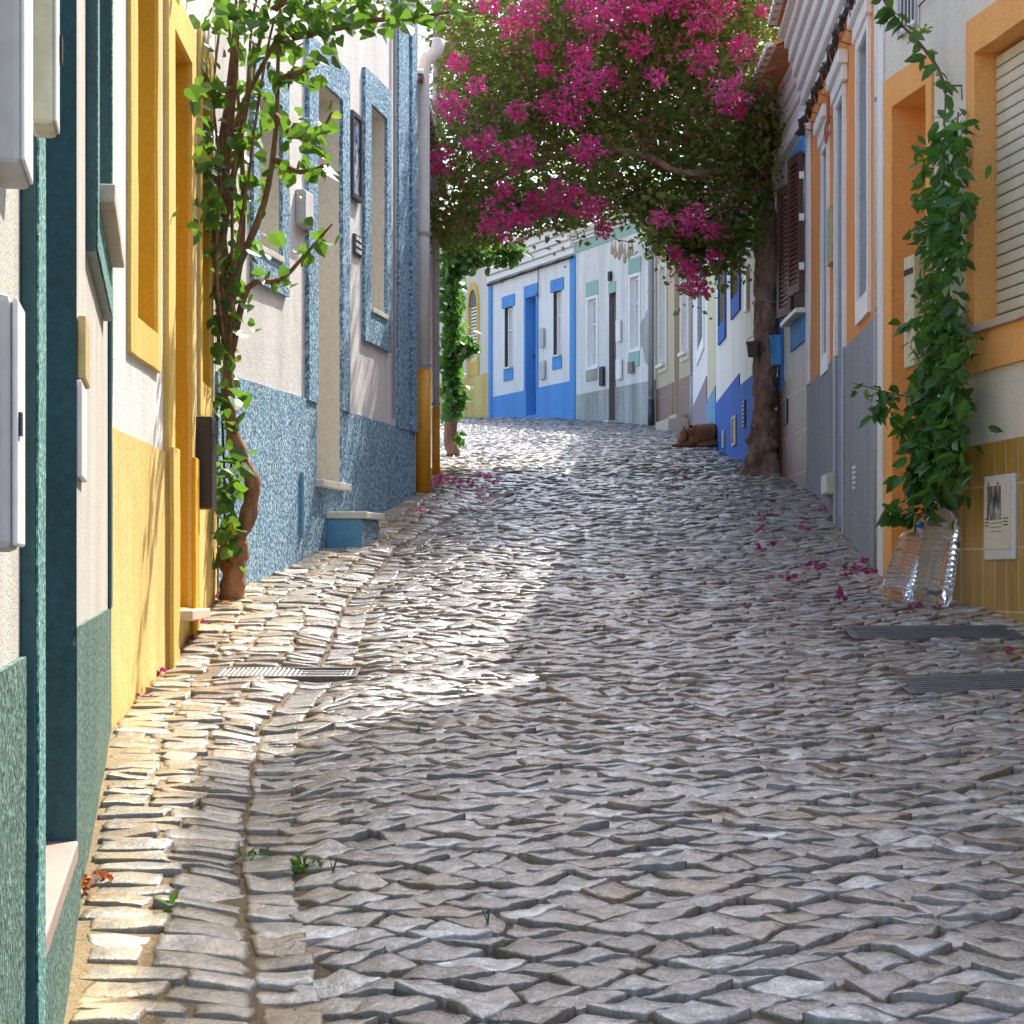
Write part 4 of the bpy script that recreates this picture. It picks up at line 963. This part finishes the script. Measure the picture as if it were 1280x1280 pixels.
# ---- bougainvillea tree
base = PX(955, 590, 16.3); base = (base[0] - .03, 16.3, G(1.95, 16.3))
T = thing('bougainvillea_tree', 'bougainvillea tree with magenta flowers arching from the right across the street', 'tree', base)
tr = [(952, 600, 16.3), (952, 575, 16.3), (954, 545, 16.3), (957, 510, 16.3), (956, 470, 16.3), (957, 420, 16.3), (957, 370, 16.3), (959, 320, 16.3), (956, 270, 16.3), (951, 235, 16.3), (944, 205, 16.3), (943, 175, 16.35), (940, 140, 16.4)]
rad = [.155, .135, .11, .10, .098, .092, .09, .10, .092, .09, .12, .14, .10]
mb = MB(); pts = [PX(*p) for p in tr]
# refine
def refine(pts, rad, k=4):
    P = [Vector(p) for p in pts]; o = []; r = []
    for i in range(len(P) - 1):
        p0, p1, p2, p3 = P[max(i - 1, 0)], P[i], P[i + 1], P[min(i + 2, len(P) - 1)]
        for j in range(k):
            t = j / k; o.append(.5 * ((2 * p1) + (p2 - p0) * t + (2 * p0 - 5 * p1 + 4 * p2 - p3) * t * t + (3 * p1 - p0 - 3 * p2 + p3) * t ** 3)); r.append(rad[i] * (1 - t) + rad[i + 1] * t)
    o.append(P[-1]); r.append(rad[-1]); return o, r
P_, R_ = refine(pts, rad, 9); mb.tube(P_, R_, 24)
from mathutils import noise as mn
def gnarl(mb, P, amt):
    for i, v in enumerate(mb.v):
        v = Vector(v); c = min(P, key=lambda p: (p - v).length); d = v - c; k = 1.6 if v.z < P[0].z + .65 else 1
        mb.v[i] = tuple(c + d * (1 + amt * k * (mn.noise(v * 9) + .7 * mn.noise(v * 21) + .4 * mn.noise(v * 45))))
gnarl(mb, P_, .30)
trk = mb.build('trunk', M['trunk'], T, smooth=True)
mb = MB(); q = [(p[0] + .1 * math.cos(a) * 0, p[1], p[2]) for p, a in ()]
wz = PX(957, 378, 16.3); mb.tube([(wz[0] + .1 * math.cos(a), wz[1] + .1 * math.sin(a), wz[2] + .01 * math.sin(2 * a)) for a in np.linspace(0, 6.28, 21)], .006, 6); mb.build('tie_wire', M['pipegrey'], trk)
def branch(ptsY, r0, r1, parent=T, seg=8, m=None, name='branch'):
    P, R = refine([PX(*p) for p in ptsY], list(np.linspace(r0, r1, len(ptsY)))); mb = MB(); mb.tube(P, R, seg + 4 if r0 > .03 else seg, wob=.03); gnarl(mb, P, .3) if r0 > .03 else None; return mb.build(name, m or M['trunk'], parent, smooth=True)
BR = [[(951, 235, 16.3), (930, 205, 16.3), (890, 190, 16.4), (840, 170, 16.6), (780, 150, 16.8), (700, 130, 17), (620, 140, 17), (560, 190, 17.1)],
      [(943, 175, 16.3), (915, 140, 16.6), (860, 90, 16.8), (790, 60, 17), (700, 40, 17.2), (600, 60, 17.2)],
      [(943, 180, 16.3), (950, 130, 16.1), (945, 80, 16.0), (930, 20, 16.0), (900, -40, 16.2)],
      [(940, 150, 16.4), (880, 60, 15.9), (800, -10, 15.9), (700, -60, 16.1)],
      [(945, 200, 16.3), (900, 215, 15.9), (850, 215, 15.7), (790, 190, 15.7), (720, 190, 15.8), (650, 210, 16), (590, 240, 16.2)],
      [(945, 200, 16.3), (965, 160, 16.2), (980, 130, 16.1), (990, 110, 16.0)],
      [(880, 200, 16.4), (875, 250, 16.2), (865, 300, 16.1), (862, 345, 16.0)], [(915, 210, 16.3), (920, 260, 16.2), (915, 300, 16.1), (905, 335, 16.1)]]
for k, bq in enumerate(BR): branch(bq, (.065, .055, .05, .05, .045, .035, .02, .02)[k], .008)
xl = [535, 560, 600, 640, 700, 740, 790, 820, 850, 880, 920, 940, 960, 990]; yl = [265, 290, 288, 268, 262, 250, 245, 262, 300, 300, 285, 220, 170, 135]
def canopy_ok(x, y): return y < np.interp(x, xl, yl)
C = []
while len(C) < 640:
    x = random.uniform(535, 968); y = random.uniform(-240, 320); Y = 15.5 + 3.9 * random.random() ** 1.4
    if not canopy_ok(x, y + 12): continue
    X, _, Z = PX(x, y, Y)
    if X < -.60: continue
    if Z > 5.8 + .25 * math.sin(x * .03): continue
    if random.random() < .10 and 0 < y < 60: continue
    C.append((X, Y, Z))
# growth above the right roofs
for _ in range(150):
    C.append((random.uniform(.9, 2.7), random.uniform(14.9, 17.6), random.uniform(4.1, 6.3)))
# edge sprays
for _ in range(60):
    x = random.uniform(540, 960); y = np.interp(x, xl, yl) + random.uniform(-14, 8); Y = random.uniform(15.7, 17.2); X, _, Z = PX(x, y, Y); C.append((max(X, -.6), Y, Z))
for x, y in ((862, 310), (858, 330), (866, 345), (852, 320), (872, 300), (912, 300), (908, 320), (903, 335), (918, 310), (925, 280), (935, 295), (938, 250), (838, 290), (845, 275), (826, 300), (980, 140), (970, 150), (985, 125), (965, 165)):
    C.append(PX(x, y, 16.1))
C = np.array(C); nl = 105
rad_ = np.where(np.arange(len(C)) < 790, .155, .085)
P = (C[:, None] + rng.normal(0, 1, (len(C), nl, 3)) * rad_[:, None, None]).reshape(-1, 3)
tn = np.repeat(rng.normal(.45, .2, len(C)), nl) + rng.normal(0, .14, len(P))
P = np.delete(P, np.where(P[:, 0] < -.66)[0], 0); tn = tn[:len(P)]
tn += .18 * (P[:, 1] < 16.2)
leafobj('foliage', P, .062, (SMALL_V, SMALL_F), M['leaf_boug'], T, tone=np.clip(tn, 0, 1), droop=.35, up=.5)
# thin twigs
mb = MB()
for _ in range(260):
    c = Vector(C[random.randrange(len(C))]); d = Vector((random.uniform(-1, 1), random.uniform(-1, 1), random.uniform(-.6, .8))).normalized() * random.uniform(.2, .5)
    mb.tube([c, c + d * .5 + Vector((0, 0, .02)), c + d], [.006, .005, .002], 4, cap=False)
mb.build('twigs', M['trunk'], T)['kind'] = 'stuff'
P = C[rng.integers(0, 640, 520)]; P = (P[:, None] + rng.normal(0, .10, (520, 11, 3))).reshape(-1, 3); P[:, 1] -= .30; P = P[P[:, 0] > -.62]
leafobj('loose_bracts', P, .038, (SMALL_V, SMALL_F), M['bract'], T, tone=np.clip(rng.normal(.3, .25, len(P)), 0, 1), droop=0)['kind'] = 'stuff'
FL = [(400, 40, 55), (620, 60, 62), (720, 30, 62), (1020, 40, 80), (440, 170, 32), (575, 195, 45), (590, 285, 66), (675, 255, 18), (770, 160, 46), (990, 205, 50), (1130, 165, 42), (1090, 320, 52), (1110, 380, 32), (470, 370, 42), (540, 400, 42), (350, 385, 32), (205, 300, 28), (110, 350, 26), (130, 385, 42), (80, 555, 46), (230, 500, 48), (350, 540, 55), (600, 525, 46), (300, 660, 28), (290, 770, 62), (420, 710, 46), (510, 680, 56), (610, 720, 46), (655, 800, 28), (850, 760, 30), (960, 760, 45), (1030, 800, 26), (930, 800, 22), (900, 880, 22), (955, 930, 32), (960, 990, 36), (1000, 1010, 18), (1035, 890, 24), (150, 220, 34), (450, 240, 24), (840, 270, 28), (250, 15, 34), (880, 20, 36), (1200, 40, 22), (560, 10, 40), (800, 40, 36), (370, 760, 30), (690, 290, 14), (330, 90, 40)]
for zx, zy, zr in FL:
    x, y = 520 + zx / 2.783, zy / 2.783; r = zr / 2.783 * 16.6 / FPX
    c = np.array(PX(x, y, random.uniform(15.0, 15.3) if y < 280 else 15.6)); n = int(330 * (r / .14) ** 1.7) + 26
    d = rng.normal(0, 1, (n, 3)); d /= np.linalg.norm(d, axis=1, keepdims=True); P = c + d * r * (rng.uniform(.1, 1, (n, 1)) ** .6 + np.abs(rng.normal(0, .15, (n, 1)))) * np.array([1, .8, .85]) 
    P += .25 * r * np.stack([np.sin(d[:, 2] * 5 + zx), np.cos(d[:, 0] * 4), np.sin(d[:, 0] * 6 + zy)], -1)
    P[:, 0] = np.maximum(P[:, 0], -.62)
    leafobj('flower_cluster', P, .036, (SMALL_V, SMALL_F), M['bract'], T, tone=np.clip(rng.normal(rng.uniform(.35, .7), .25, n), 0, 1), droop=.0, up=.2, out=d * .8)

# ---- near left vine
b = PX(289, 745, 9.62); b = (b[0], 9.62, G(b[0], 9.62))
T = thing('climbing_vine', 'thick stemmed climbing vine with bright heart shaped leaves before the blue house', 'vine', b)
mb = MB(); pts = [(289, 752, 9.62), (290, 725, 9.62), (292, 700, 9.62), (294, 680, 9.62), (298, 662, 9.62)]
P_, R_ = refine([PX(*p) for p in pts], [.055, .057, .064, .068, .04]); mb.tube(P_, R_, 20); gnarl(mb, P_, .28); root = mb.build('root_stock', M['pottery'], T, smooth=True)
branch([(298, 672, 9.62), (310, 645, 9.6), (317, 615, 9.6), (310, 585, 9.6), (296, 560, 9.6), (288, 530, 9.6), (284, 490, 9.6), (286, 440, 9.6), (288, 400, 9.6), (282, 340, 9.6), (276, 290, 9.6)], .036, .024, T, 12, M['vinetrunk'], 'trunk')
VB = [[(278, 300, 9.6), (290, 230, 9.6), (305, 150, 9.6), (318, 80, 9.6), (335, 10, 9.6), (350, -60, 9.6)], [(276, 300, 9.6), (278, 220, 9.6), (300, 140, 9.6), (340, 60, 9.5), (372, 0, 9.5), (390, -40, 9.5)],
      [(284, 400, 9.6), (300, 330, 9.6), (304, 260, 9.6), (302, 180, 9.6), (296, 90, 9.6), (300, 0, 9.6)], [(282, 360, 9.6), (268, 280, 9.5), (275, 180, 9.5), (290, 80, 9.5), (280, 0, 9.5)],
      [(290, 350, 9.6), (330, 255, 9.6), (345, 160, 9.6), (348, 60, 9.6), (352, -20, 9.6)], [(290, 440, 9.6), (310, 360, 9.6), (350, 350, 9.6), (380, 320, 9.5), (415, 280, 9.5)],
      [(340, 140, 9.6), (370, 170, 9.5), (400, 165, 9.4), (415, 140, 9.4)], [(345, 200, 9.6), (375, 215, 9.5), (412, 205, 9.4)], [(350, 50, 9.5), (420, 35, 9.3), (470, 25, 9.2), (530, 20, 9.1), (600, 8, 9.0)],
      [(330, 20, 9.5), (380, -10, 9.4), (450, -20, 9.3)], [(345, 100, 9.5), (375, 90, 9.4), (405, 75, 9.4)]]
VB = [[(x, y, limY(x, Y)) for x, y, Y in q] for q in VB]
for _ in range(9):
    a = random.uniform(-1, 1); VB.append([(283 + 4 * a, 430, 9.5), (280 + 14 * a, 330, 9.5), (290 + 22 * a, 220, 9.5), (302 + 30 * a, 120, 9.5), (318 + 42 * a, 20, 9.5), (326 + 50 * a, -40, 9.5)])
VB[11:] = [[(x + random.gauss(0, 4), y, limY(x, Y)) for x, y, Y in q] for q in VB[11:]]
for k, q in enumerate(VB): branch(q, .019 if k < 11 else .009, .005, T, 7, M['vinetrunk'], 'stem')
def along(path, n, spread, Ys=.15, jmin=0):
    o = []
    for _ in range(n):
        i = random.uniform(jmin, len(path) - 1 - 1e-6); k = int(i); f = i - k
        x = path[k][0] * (1 - f) + path[k + 1][0] * f + random.gauss(0, spread); y = path[k][1] * (1 - f) + path[k + 1][1] * f + random.gauss(0, spread)
        Y = path[k][2] * (1 - f) + path[k + 1][2] * f + random.uniform(-Ys, Ys)
        Y = limY(x, Y); o.append(PX(x, y, Y))
    return o
P = []
for k, q in enumerate(VB[:11]): P += along(q, (48, 54, 44, 44, 32, 24, 28, 20, 56, 38, 24)[k], (20, 18, 17, 17, 15, 9, 12, 8, 15, 22, 12)[k])
P += along([(285, 640, 9.5), (285, 560, 9.6), (280, 480, 9.6), (282, 400, 9.6), (275, 320, 9.6)], 120, 10)
P += along([(283, 690, 9.5), (285, 600, 9.5)], 46, 10)
P += along([(250, 20, 9.2), (330, 15, 9.4), (420, 8, 9.2), (540, 2, 9)], 150, 17)
P += along([(262, 60, 9.2), (262, 200, 9.2), (268, 330, 9.3)], 60, 10)
leafobj('foliage', np.array(P), .070, (HEART_V, HEART_F), M['leaf_bright'], T, droop=.7, up=.35, out=np.array([.25, -.2, 0]))
mb = MB(); mb.tube([PX(x, y, limY(x, 9.7)) for x, y in ((292, 660), (290, 600), (287, 540), (286, 470))], .007, 6); mb.tube([PX(x, y, limY(x, 9.7)) for x, y in ((281, 655), (280, 580), (277, 500))], .006, 6)
tag(mb.build('support_rods', M['black'], None, loc=b), 'pair of thin black rods behind the vine trunk', 'rods')

# ---- far left ivy
b0 = PX(563, 566, 19.6); b = (b0[0], 19.6, G(b0[0], 19.6))
T = thing('ivy_column', 'tall ivy covered stem beyond the downpipes with a branch trailing right', 'vine', b)
branch([(566, 570, 19.6), (563, 540, 19.6), (566, 500, 19.6), (566, 430, 19.6), (566, 350, 19.5), (572, 300, 19.4), (590, 270, 19.0)], .07, .03, T, 8, M['trunk'], 'trunk')
q1 = [(572, 330, 19.4), (600, 325, 19.2), (625, 318, 19.0), (652, 313, 18.9)]; q2 = [(590, 285, 19), (600, 240, 18.6), (600, 200, 18)]; q3 = [(568, 440, 19.5), (585, 435, 19.4), (592, 430, 19.4)]
for q in (q1, q2, q3): branch(q, .02, .006, T, 6, M['trunk'], 'stem')
def along2(path, n, sx, sy, Ys):
    o = []
    for _ in range(n):
        i = random.uniform(0, len(path) - 1 - 1e-6); k = int(i); f = i - k
        o.append(PX(path[k][0] * (1 - f) + path[k + 1][0] * f + random.gauss(0, sx), path[k][1] * (1 - f) + path[k + 1][1] * f + random.gauss(0, sy), path[k][2] * (1 - f) + path[k + 1][2] * f + random.uniform(-Ys, Ys)))
    return o
P = along2([(565, 520, 19.6), (564, 430, 19.6), (564, 340, 19.5), (572, 290, 19.3)], 1500, 6, 6, .18) + along2(q1, 260, 3, 5, .12) + along2([(570, 320, 19.4), (590, 295, 19.1), (600, 250, 18.5)], 700, 13, 9, .3) + along2(q3, 90, 5, 7, .1) + along2([(574, 500, 19.5), (572, 490, 19.5)], 60, 6, 7, .1) + along2([(574, 545, 19.5), (576, 548, 19.5)], 14, 3, 3, .05)
leafobj('foliage', np.array(P), .075, (HEART_V, HEART_F), M['leaf_ivy'], T, droop=.7, up=.4)

# ---- right climber
b0 = PX(1148, 738, 9.4); b = (b0[0], 9.4, G(b0[0], 9.4))
T = thing('climbing_plant', 'dense dark green climber growing up the off white wall behind the bottles', 'climber', b)
def ry(x, want, m=.03):
    k = (x - CX) / FPX; Y = want
    while k * Y > float(rightX(Y)) - m and Y > 5: Y -= .03
    return Y
RBr = [[(1150, 735), (1152, 705), (1160, 670), (1158, 630), (1162, 560), (1168, 480), (1172, 380), (1178, 280), (1180, 200), (1182, 110)], [(1148, 735), (1146, 700), (1158, 660), (1175, 560), (1185, 440), (1186, 320), (1192, 200), (1198, 140)],
       [(1182, 115), (1172, 85), (1150, 55), (1128, 32), (1112, 12), (1098, -15), (1085, -60)], [(1165, 500), (1130, 495), (1100, 488), (1064, 478)], [(1170, 560), (1140, 535), (1105, 510), (1088, 512)], [(1160, 640), (1130, 645), (1105, 632)], [(1180, 300), (1160, 250), (1150, 240)], [(1175, 400), (1150, 405), (1140, 400)], [(1190, 260), (1212, 245)], [(1180, 330), (1152, 290), (1142, 282)]]
RBr = [[(x, y, ry(x, 9.55)) for x, y in q] for q in RBr]
for k, q in enumerate(RBr): branch(q, .010 if k < 3 else .005, .004 if k < 3 else .002, T, 6, M['stem'], 'stem')
def alongr(path, n, sx, sy, Ys=.14):
    o = []
    for _ in range(n):
        i = random.uniform(0, len(path) - 1 - 1e-6); k = int(i); f = i - k
        x = path[k][0] * (1 - f) + path[k + 1][0] * f + random.gauss(0, sx); y = path[k][1] * (1 - f) + path[k + 1][1] * f + random.gauss(0, sy)
        o.append(PX(x, y, ry(x, path[k][2] + random.uniform(-Ys, Ys), random.uniform(.02, .22))))
    return o
P = alongr([(1158, 622, 9.5), (1170, 560, 9.5), (1176, 480, 9.5), (1178, 400, 9.5)], 820, 17, 14) + alongr([(1178, 420, 9.5), (1178, 330, 9.5), (1182, 230, 9.5), (1188, 150, 9.5)], 460, 15, 12) + alongr([(1160, 600, 9.5), (1165, 480, 9.5)], 150, 22, 12)
P += alongr(RBr[2], 46, 4, 4, .02)
for k, n in ((3, 30), (4, 30), (5, 32), (6, 20), (7, 18), (8, 12), (9, 18)): P += alongr(RBr[k], n, 5, 5, .03)
leafobj('foliage', np.array(P), .088, (LANCE_V, LANCE_F), M['leaf_dark'], T, droop=.9, up=.35, out=np.array([-.3, -.25, 0]))
lf = PX(1155, 38, 9.4); mb = MB(); mb.tube([PX(1134, 55, 9.45), PX(1142, 48, 9.42), lf], .0025, 5); st_ = mb.build('flower_stalk', M['stem'], T)
leafobj('pale_bloom', np.array([lf] * 12) + rng.normal(0, .008, (12, 3)), .035, (SMALL_V, SMALL_F), M['leaf_bright'], st_, tone=np.full(12, .97), droop=0)

# ============================================================ bucket, pot, bottles, dog
def bucket(name, label, c, r0, r1, hgt, m, cat):
    t = thing(name, label, cat, c)
    mb = MB(); mb.lathe([(r0 * .96, 0), (r0, .01), (r1, hgt), (r1 * 1.09, hgt), (r1 * 1.09, hgt + .015), (r1 * .97, hgt + .015), (r1 * .95, hgt - .01), (r0 * .92, .02), (.001, .02)], 24, Matrix.Translation(c)); mb.build('body', m, t, smooth=False)
    mb = MB(); mb.tube([(c[0] + r1 * math.cos(a), c[1], c[2] + hgt + r1 * 1.0 * math.sin(a)) for a in np.linspace(0, math.pi, 13)], .003, 6); mb.build('handle', M['iron'], t)
    return t
bucket('plastic_bucket', 'bright blue plastic bucket hanging on the right side of the trunk', PX(974, 457, 16.1), .062, .073, .215, M['bluebucket'], 'bucket')
bucket('flower_pot', 'small brown flower pot hanging left of the trunk', PX(942, 446, 16.15), .045, .056, .10, M['brownpot'], 'pot')
def bottle(label, base, top, r):
    b = Vector(base); t_ = Vector(top); L = (t_ - b).length; ax = (t_ - b).normalized()
    q = Vector((0, 0, 1)).rotation_difference(ax).to_matrix().to_4x4(); mt = Matrix.Translation(b) @ q
    t = thing('water_bottle', label, 'water bottle', tuple(b)); pr = [(.001, .004), (r * .72, 0), (r * .92, .012), (r, .035)]
    nr = 11; z = .045
    for k in range(nr): z0 = .05 + (L * .70 - .05) * k / nr; dz = (L * .70 - .05) / nr; pr += [(r, z0), (r * .90, z0 + dz * .35), (r * .90, z0 + dz * .55), (r, z0 + dz * .9)]
    pr += [(r * .99, L * .72), (r * .9, L * .79), (r * .62, L * .86), (r * .30, L * .91), (r * .26, L * .93), (r * .26, L * .95)]
    mb = MB(); mb.lathe(pr, 28, mt)
    mb.build('body', M['bottle'], t, smooth=True)
    mb = MB(); mb.lathe([(r * .30, L * .935), (r * .34, L * .94), (r * .34, L * .995), (r * .25, L)], 20, mt); mb.build('cap', M['cap'], t)
    mb = MB(); mb.tube([mt @ Vector((r * .34 * math.cos(a), 0, L * .95 + r * .8 * math.sin(a))) for a in np.linspace(0, math.pi, 11)], .004, 6); mb.build('handle', M['cap'], t)
b1 = PX(1164, 740, 9.25); b2 = PX(1127, 733, 9.4)
bottle('upright ribbed clear water bottle with blue cap against the ochre tiles', (b1[0], b1[1], G(b1[0], b1[1]) + .008), PX(1184, 627, 9.45), .088)
bottle('second clear water bottle leaning left of the upright one behind the stems', (b2[0] - .02, b2[1] + .05, G(b2[0], b2[1]) + .02), PX(1152, 655, 9.62), .078)

# lying dog (one skinned mesh)
dc = Vector(PX(876, 557, 20.8)); dc.z = G(dc.x, dc.y)
sv = [((.0, 0, .10), .10), ((.10, .02, .115), .115), ((-.09, -.02, .10), .10), ((-.155, -.03, .085), .065), ((-.175, -.07, .06), .055), ((-.20, -.12, .045), .038), ((-.215, -.155, .035), .022),
      ((.165, .03, .09), .085), ((.20, 0, .05), .045), ((.08, -.09, .035), .03), ((-.03, -.13, .022), .02), ((-.10, -.10, .03), .03), ((-.22, -.16, .02), .018), ((-.29, -.14, .02), .015), ((.19, -.08, .04), .03), ((.08, -.15, .02), .018), ((-.05, -.17, .018), .012), ((-.16, -.02, .16), .014), ((-.165, -.01, .185), .006), ((-.19, -.08, .115), .016), ((-.2, -.08, .14), .006)]
se = [(0, 1), (0, 2), (2, 3), (3, 4), (4, 5), (5, 6), (1, 7), (7, 8), (8, 9), (9, 10), (2, 11), (11, 12), (12, 13), (8, 14), (14, 15), (15, 16), (3, 17), (17, 18), (4, 19), (19, 20)]
me = bpy.data.meshes.new('dog'); me.from_pydata([s[0] for s in sv], se, []); me.materials.append(M['dogfur'])
o = bpy.data.objects.new('dog', me); COL.objects.link(o); o.location = dc; o.scale = (1.05, 1.0, 1.25)
sm = o.modifiers.new('skin', 'SKIN'); sm.use_smooth_shade = True
for i, s in enumerate(sv): me.skin_vertices[0].data[i].radius = (s[1], s[1]); me.skin_vertices[0].data[i].use_root = (i == 0)
o.modifiers.new('sub', 'SUBSURF').render_levels = 2
tag(o, 'brown dog lying curled on the cobbles against the cobalt house', 'dog')

# ============================================================ fallen flowers, litter & weeds
def litter(name, label, cat, group, pts, size, m, n=5, flat=True, tone=None):
    for (x, y) in pts:
        # ray to ground
        lo, hi = 2.0, 45.0; k = (x - CX) / FPX; s = (HZ - y) / FPX; Y = 3.0
        while Y < 44 and G(k * Y, Y) < s * Y: Y += .02
        X = k * Y; z = G(X, Y) + .006; P = np.array([(X, Y, z)] * n) + rng.normal(0, 1, (n, 3)) * np.array([size * .45, size * .45, size * .05])
        o = leafobj(name, P, size, (SMALL_V, SMALL_F), m, loc=(X, Y, z), tone=None if tone is None else np.full(n, tone), droop=-.35, up=1.0)
        tag(o, label, cat, group)
LIT = [('fallen magenta blossom on the shaded cobbles left of the water bottles', 'fallen blossoms by the bottles', [(1055, 716), (1062, 722), (1078, 714), (1086, 718), (1094, 716), (1070, 712), (1032, 710), (1008, 710), (988, 726), (1056, 745), (1052, 752), (1085, 704), (1020, 712)], .05, 7),
       ('fallen magenta blossom on the cobbles below the bottle bases', 'fallen blossoms below the bottles', [(1147, 760), (1180, 761), (1194, 736), (1188, 742), (1264, 815), (1140, 764), (1168, 740)], .045, 5),
       ('fallen magenta blossom in the middle right of the cobbles', 'fallen blossoms in the street', [(945, 648), (960, 645), (1005, 650), (1003, 662), (964, 684), (955, 688), (950, 664), (1030, 640), (1012, 590), (965, 628), (905, 620), (860, 600), (840, 612)], .05, 5),
       ('fallen pink blossom under the arch near the orange footed downpipes', 'fallen blossoms by the downpipes', [(545, 601), (552, 597), (548, 605), (560, 604), (580, 604), (600, 597), (612, 599), (590, 608), (606, 612), (605, 626), (572, 612), (540, 610), (522, 640), (568, 600), (620, 604), (608, 594)], .055, 7),
       ('fallen crimson blossom at the foot of the yellow wall', 'fallen blossoms by the yellow wall', [(192, 843), (196, 848), (186, 856), (176, 868), (172, 874), (270, 735), (274, 745), (272, 724), (268, 750), (222, 822), (240, 800), (255, 780), (205, 842)], .035, 7)]
for lb, gr, pts, sz, n in LIT: litter('fallen_blossom', lb, 'fallen blossom', gr, pts, sz * .85, M['bract'] if 'pink' in lb else M['bract_dry'], n)
litter('dry_leaf', 'dry orange red leaf litter on the sand beside the green wainscot', 'leaf litter', 'leaf litter at the green wall', [(103, 1108), (112, 1104), (120, 1100), (106, 1115), (128, 1103)], .022, M['redleaf'], 9)
litter('yellow_leaf', 'single yellow fallen leaf beside the vine root', 'leaf', None, [(282, 757)], .07, M['redleaf'], 1, tone=1.0)
litter('weed', 'small green weed growing between the gutter stones', 'weed', 'weeds in the gutter', [(315, 1075), (322, 1072), (378, 1088), (388, 1083), (372, 1097)], .026, M['leaf_dark'], 8)
litter('weed', 'small bright green weed alone nearest the green wainscot', 'weed', None, [(212, 1138)], .035, M['leaf_bright'], 6)
def tuft(label, x, y):
    k = (x - CX) / FPX; s = (HZ - y) / FPX; Y = 3.0
    while Y < 44 and G(k * Y, Y) < s * Y: Y += .02
    b = (k * Y, Y, G(k * Y, Y)); mb = MB()
    for _ in range(4): d = (random.uniform(-.02, .02), random.uniform(-.02, .02)); mb.tube([b, (b[0] + d[0] * .4, b[1] + d[1] * .4, b[2] + .016), (b[0] + d[0], b[1] + d[1], b[2] + .034)], [.0016, .0013, .0004], 4)
    tag(mb.build('grass_tuft', M['grass'], None, loc=b), label, 'grass tuft')
tuft('thin grass tuft in the shaded cobbles near the shadow edge', 524, 918); tuft('grass tuft in the sun beside the gutter, left of the shaded one', 418, 878); tuft('grass tuft in the nearest shaded cobbles at bottom centre', 610, 1155); tuft('grass tuft beside the gutter weeds', 416, 1092)

# ============================================================ camera, light
cam = bpy.data.cameras.new('camera'); co = bpy.data.objects.new('camera', cam); COL.objects.link(co)
cam.sensor_width = 36; cam.lens = FPX / 1280 * 36; cam.shift_y = 80 / 1280; cam.clip_end = 1000; cam.clip_start = .05
co.location = (0, 0, 0); co.rotation_euler = (math.radians(90), 0, 0); scene.camera = co
AZ, EL = math.radians(30), math.radians(52)
d = Vector((math.sin(AZ) * math.cos(EL), math.cos(AZ) * math.cos(EL), math.sin(EL)))
sun = bpy.data.lights.new('sun', 'SUN'); sun.energy = 3.1; sun.angle = math.radians(.5); sun.color = (1, .95, .86)
so = bpy.data.objects.new('sun', sun); COL.objects.link(so); so.rotation_euler = d.to_track_quat('Z', 'Y').to_euler(); so.location = (20, 40, 50)
w = bpy.data.worlds.new('World'); scene.world = w; w.use_nodes = True; nt = w.node_tree
sky = nt.nodes.new('ShaderNodeTexSky'); sky.sky_type = 'NISHITA'; sky.sun_disc = False; sky.sun_elevation = EL; sky.sun_rotation = AZ; sky.air_density = 1; sky.dust_density = 3.0
bg = nt.nodes['Background']; nt.links.new(sky.outputs[0], bg.inputs[0]); bg.inputs[1].default_value = .15
scene.view_settings.view_transform = 'Standard'; scene.view_settings.look = 'None'; scene.view_settings.exposure = 1.6; scene.view_settings.gamma = 1
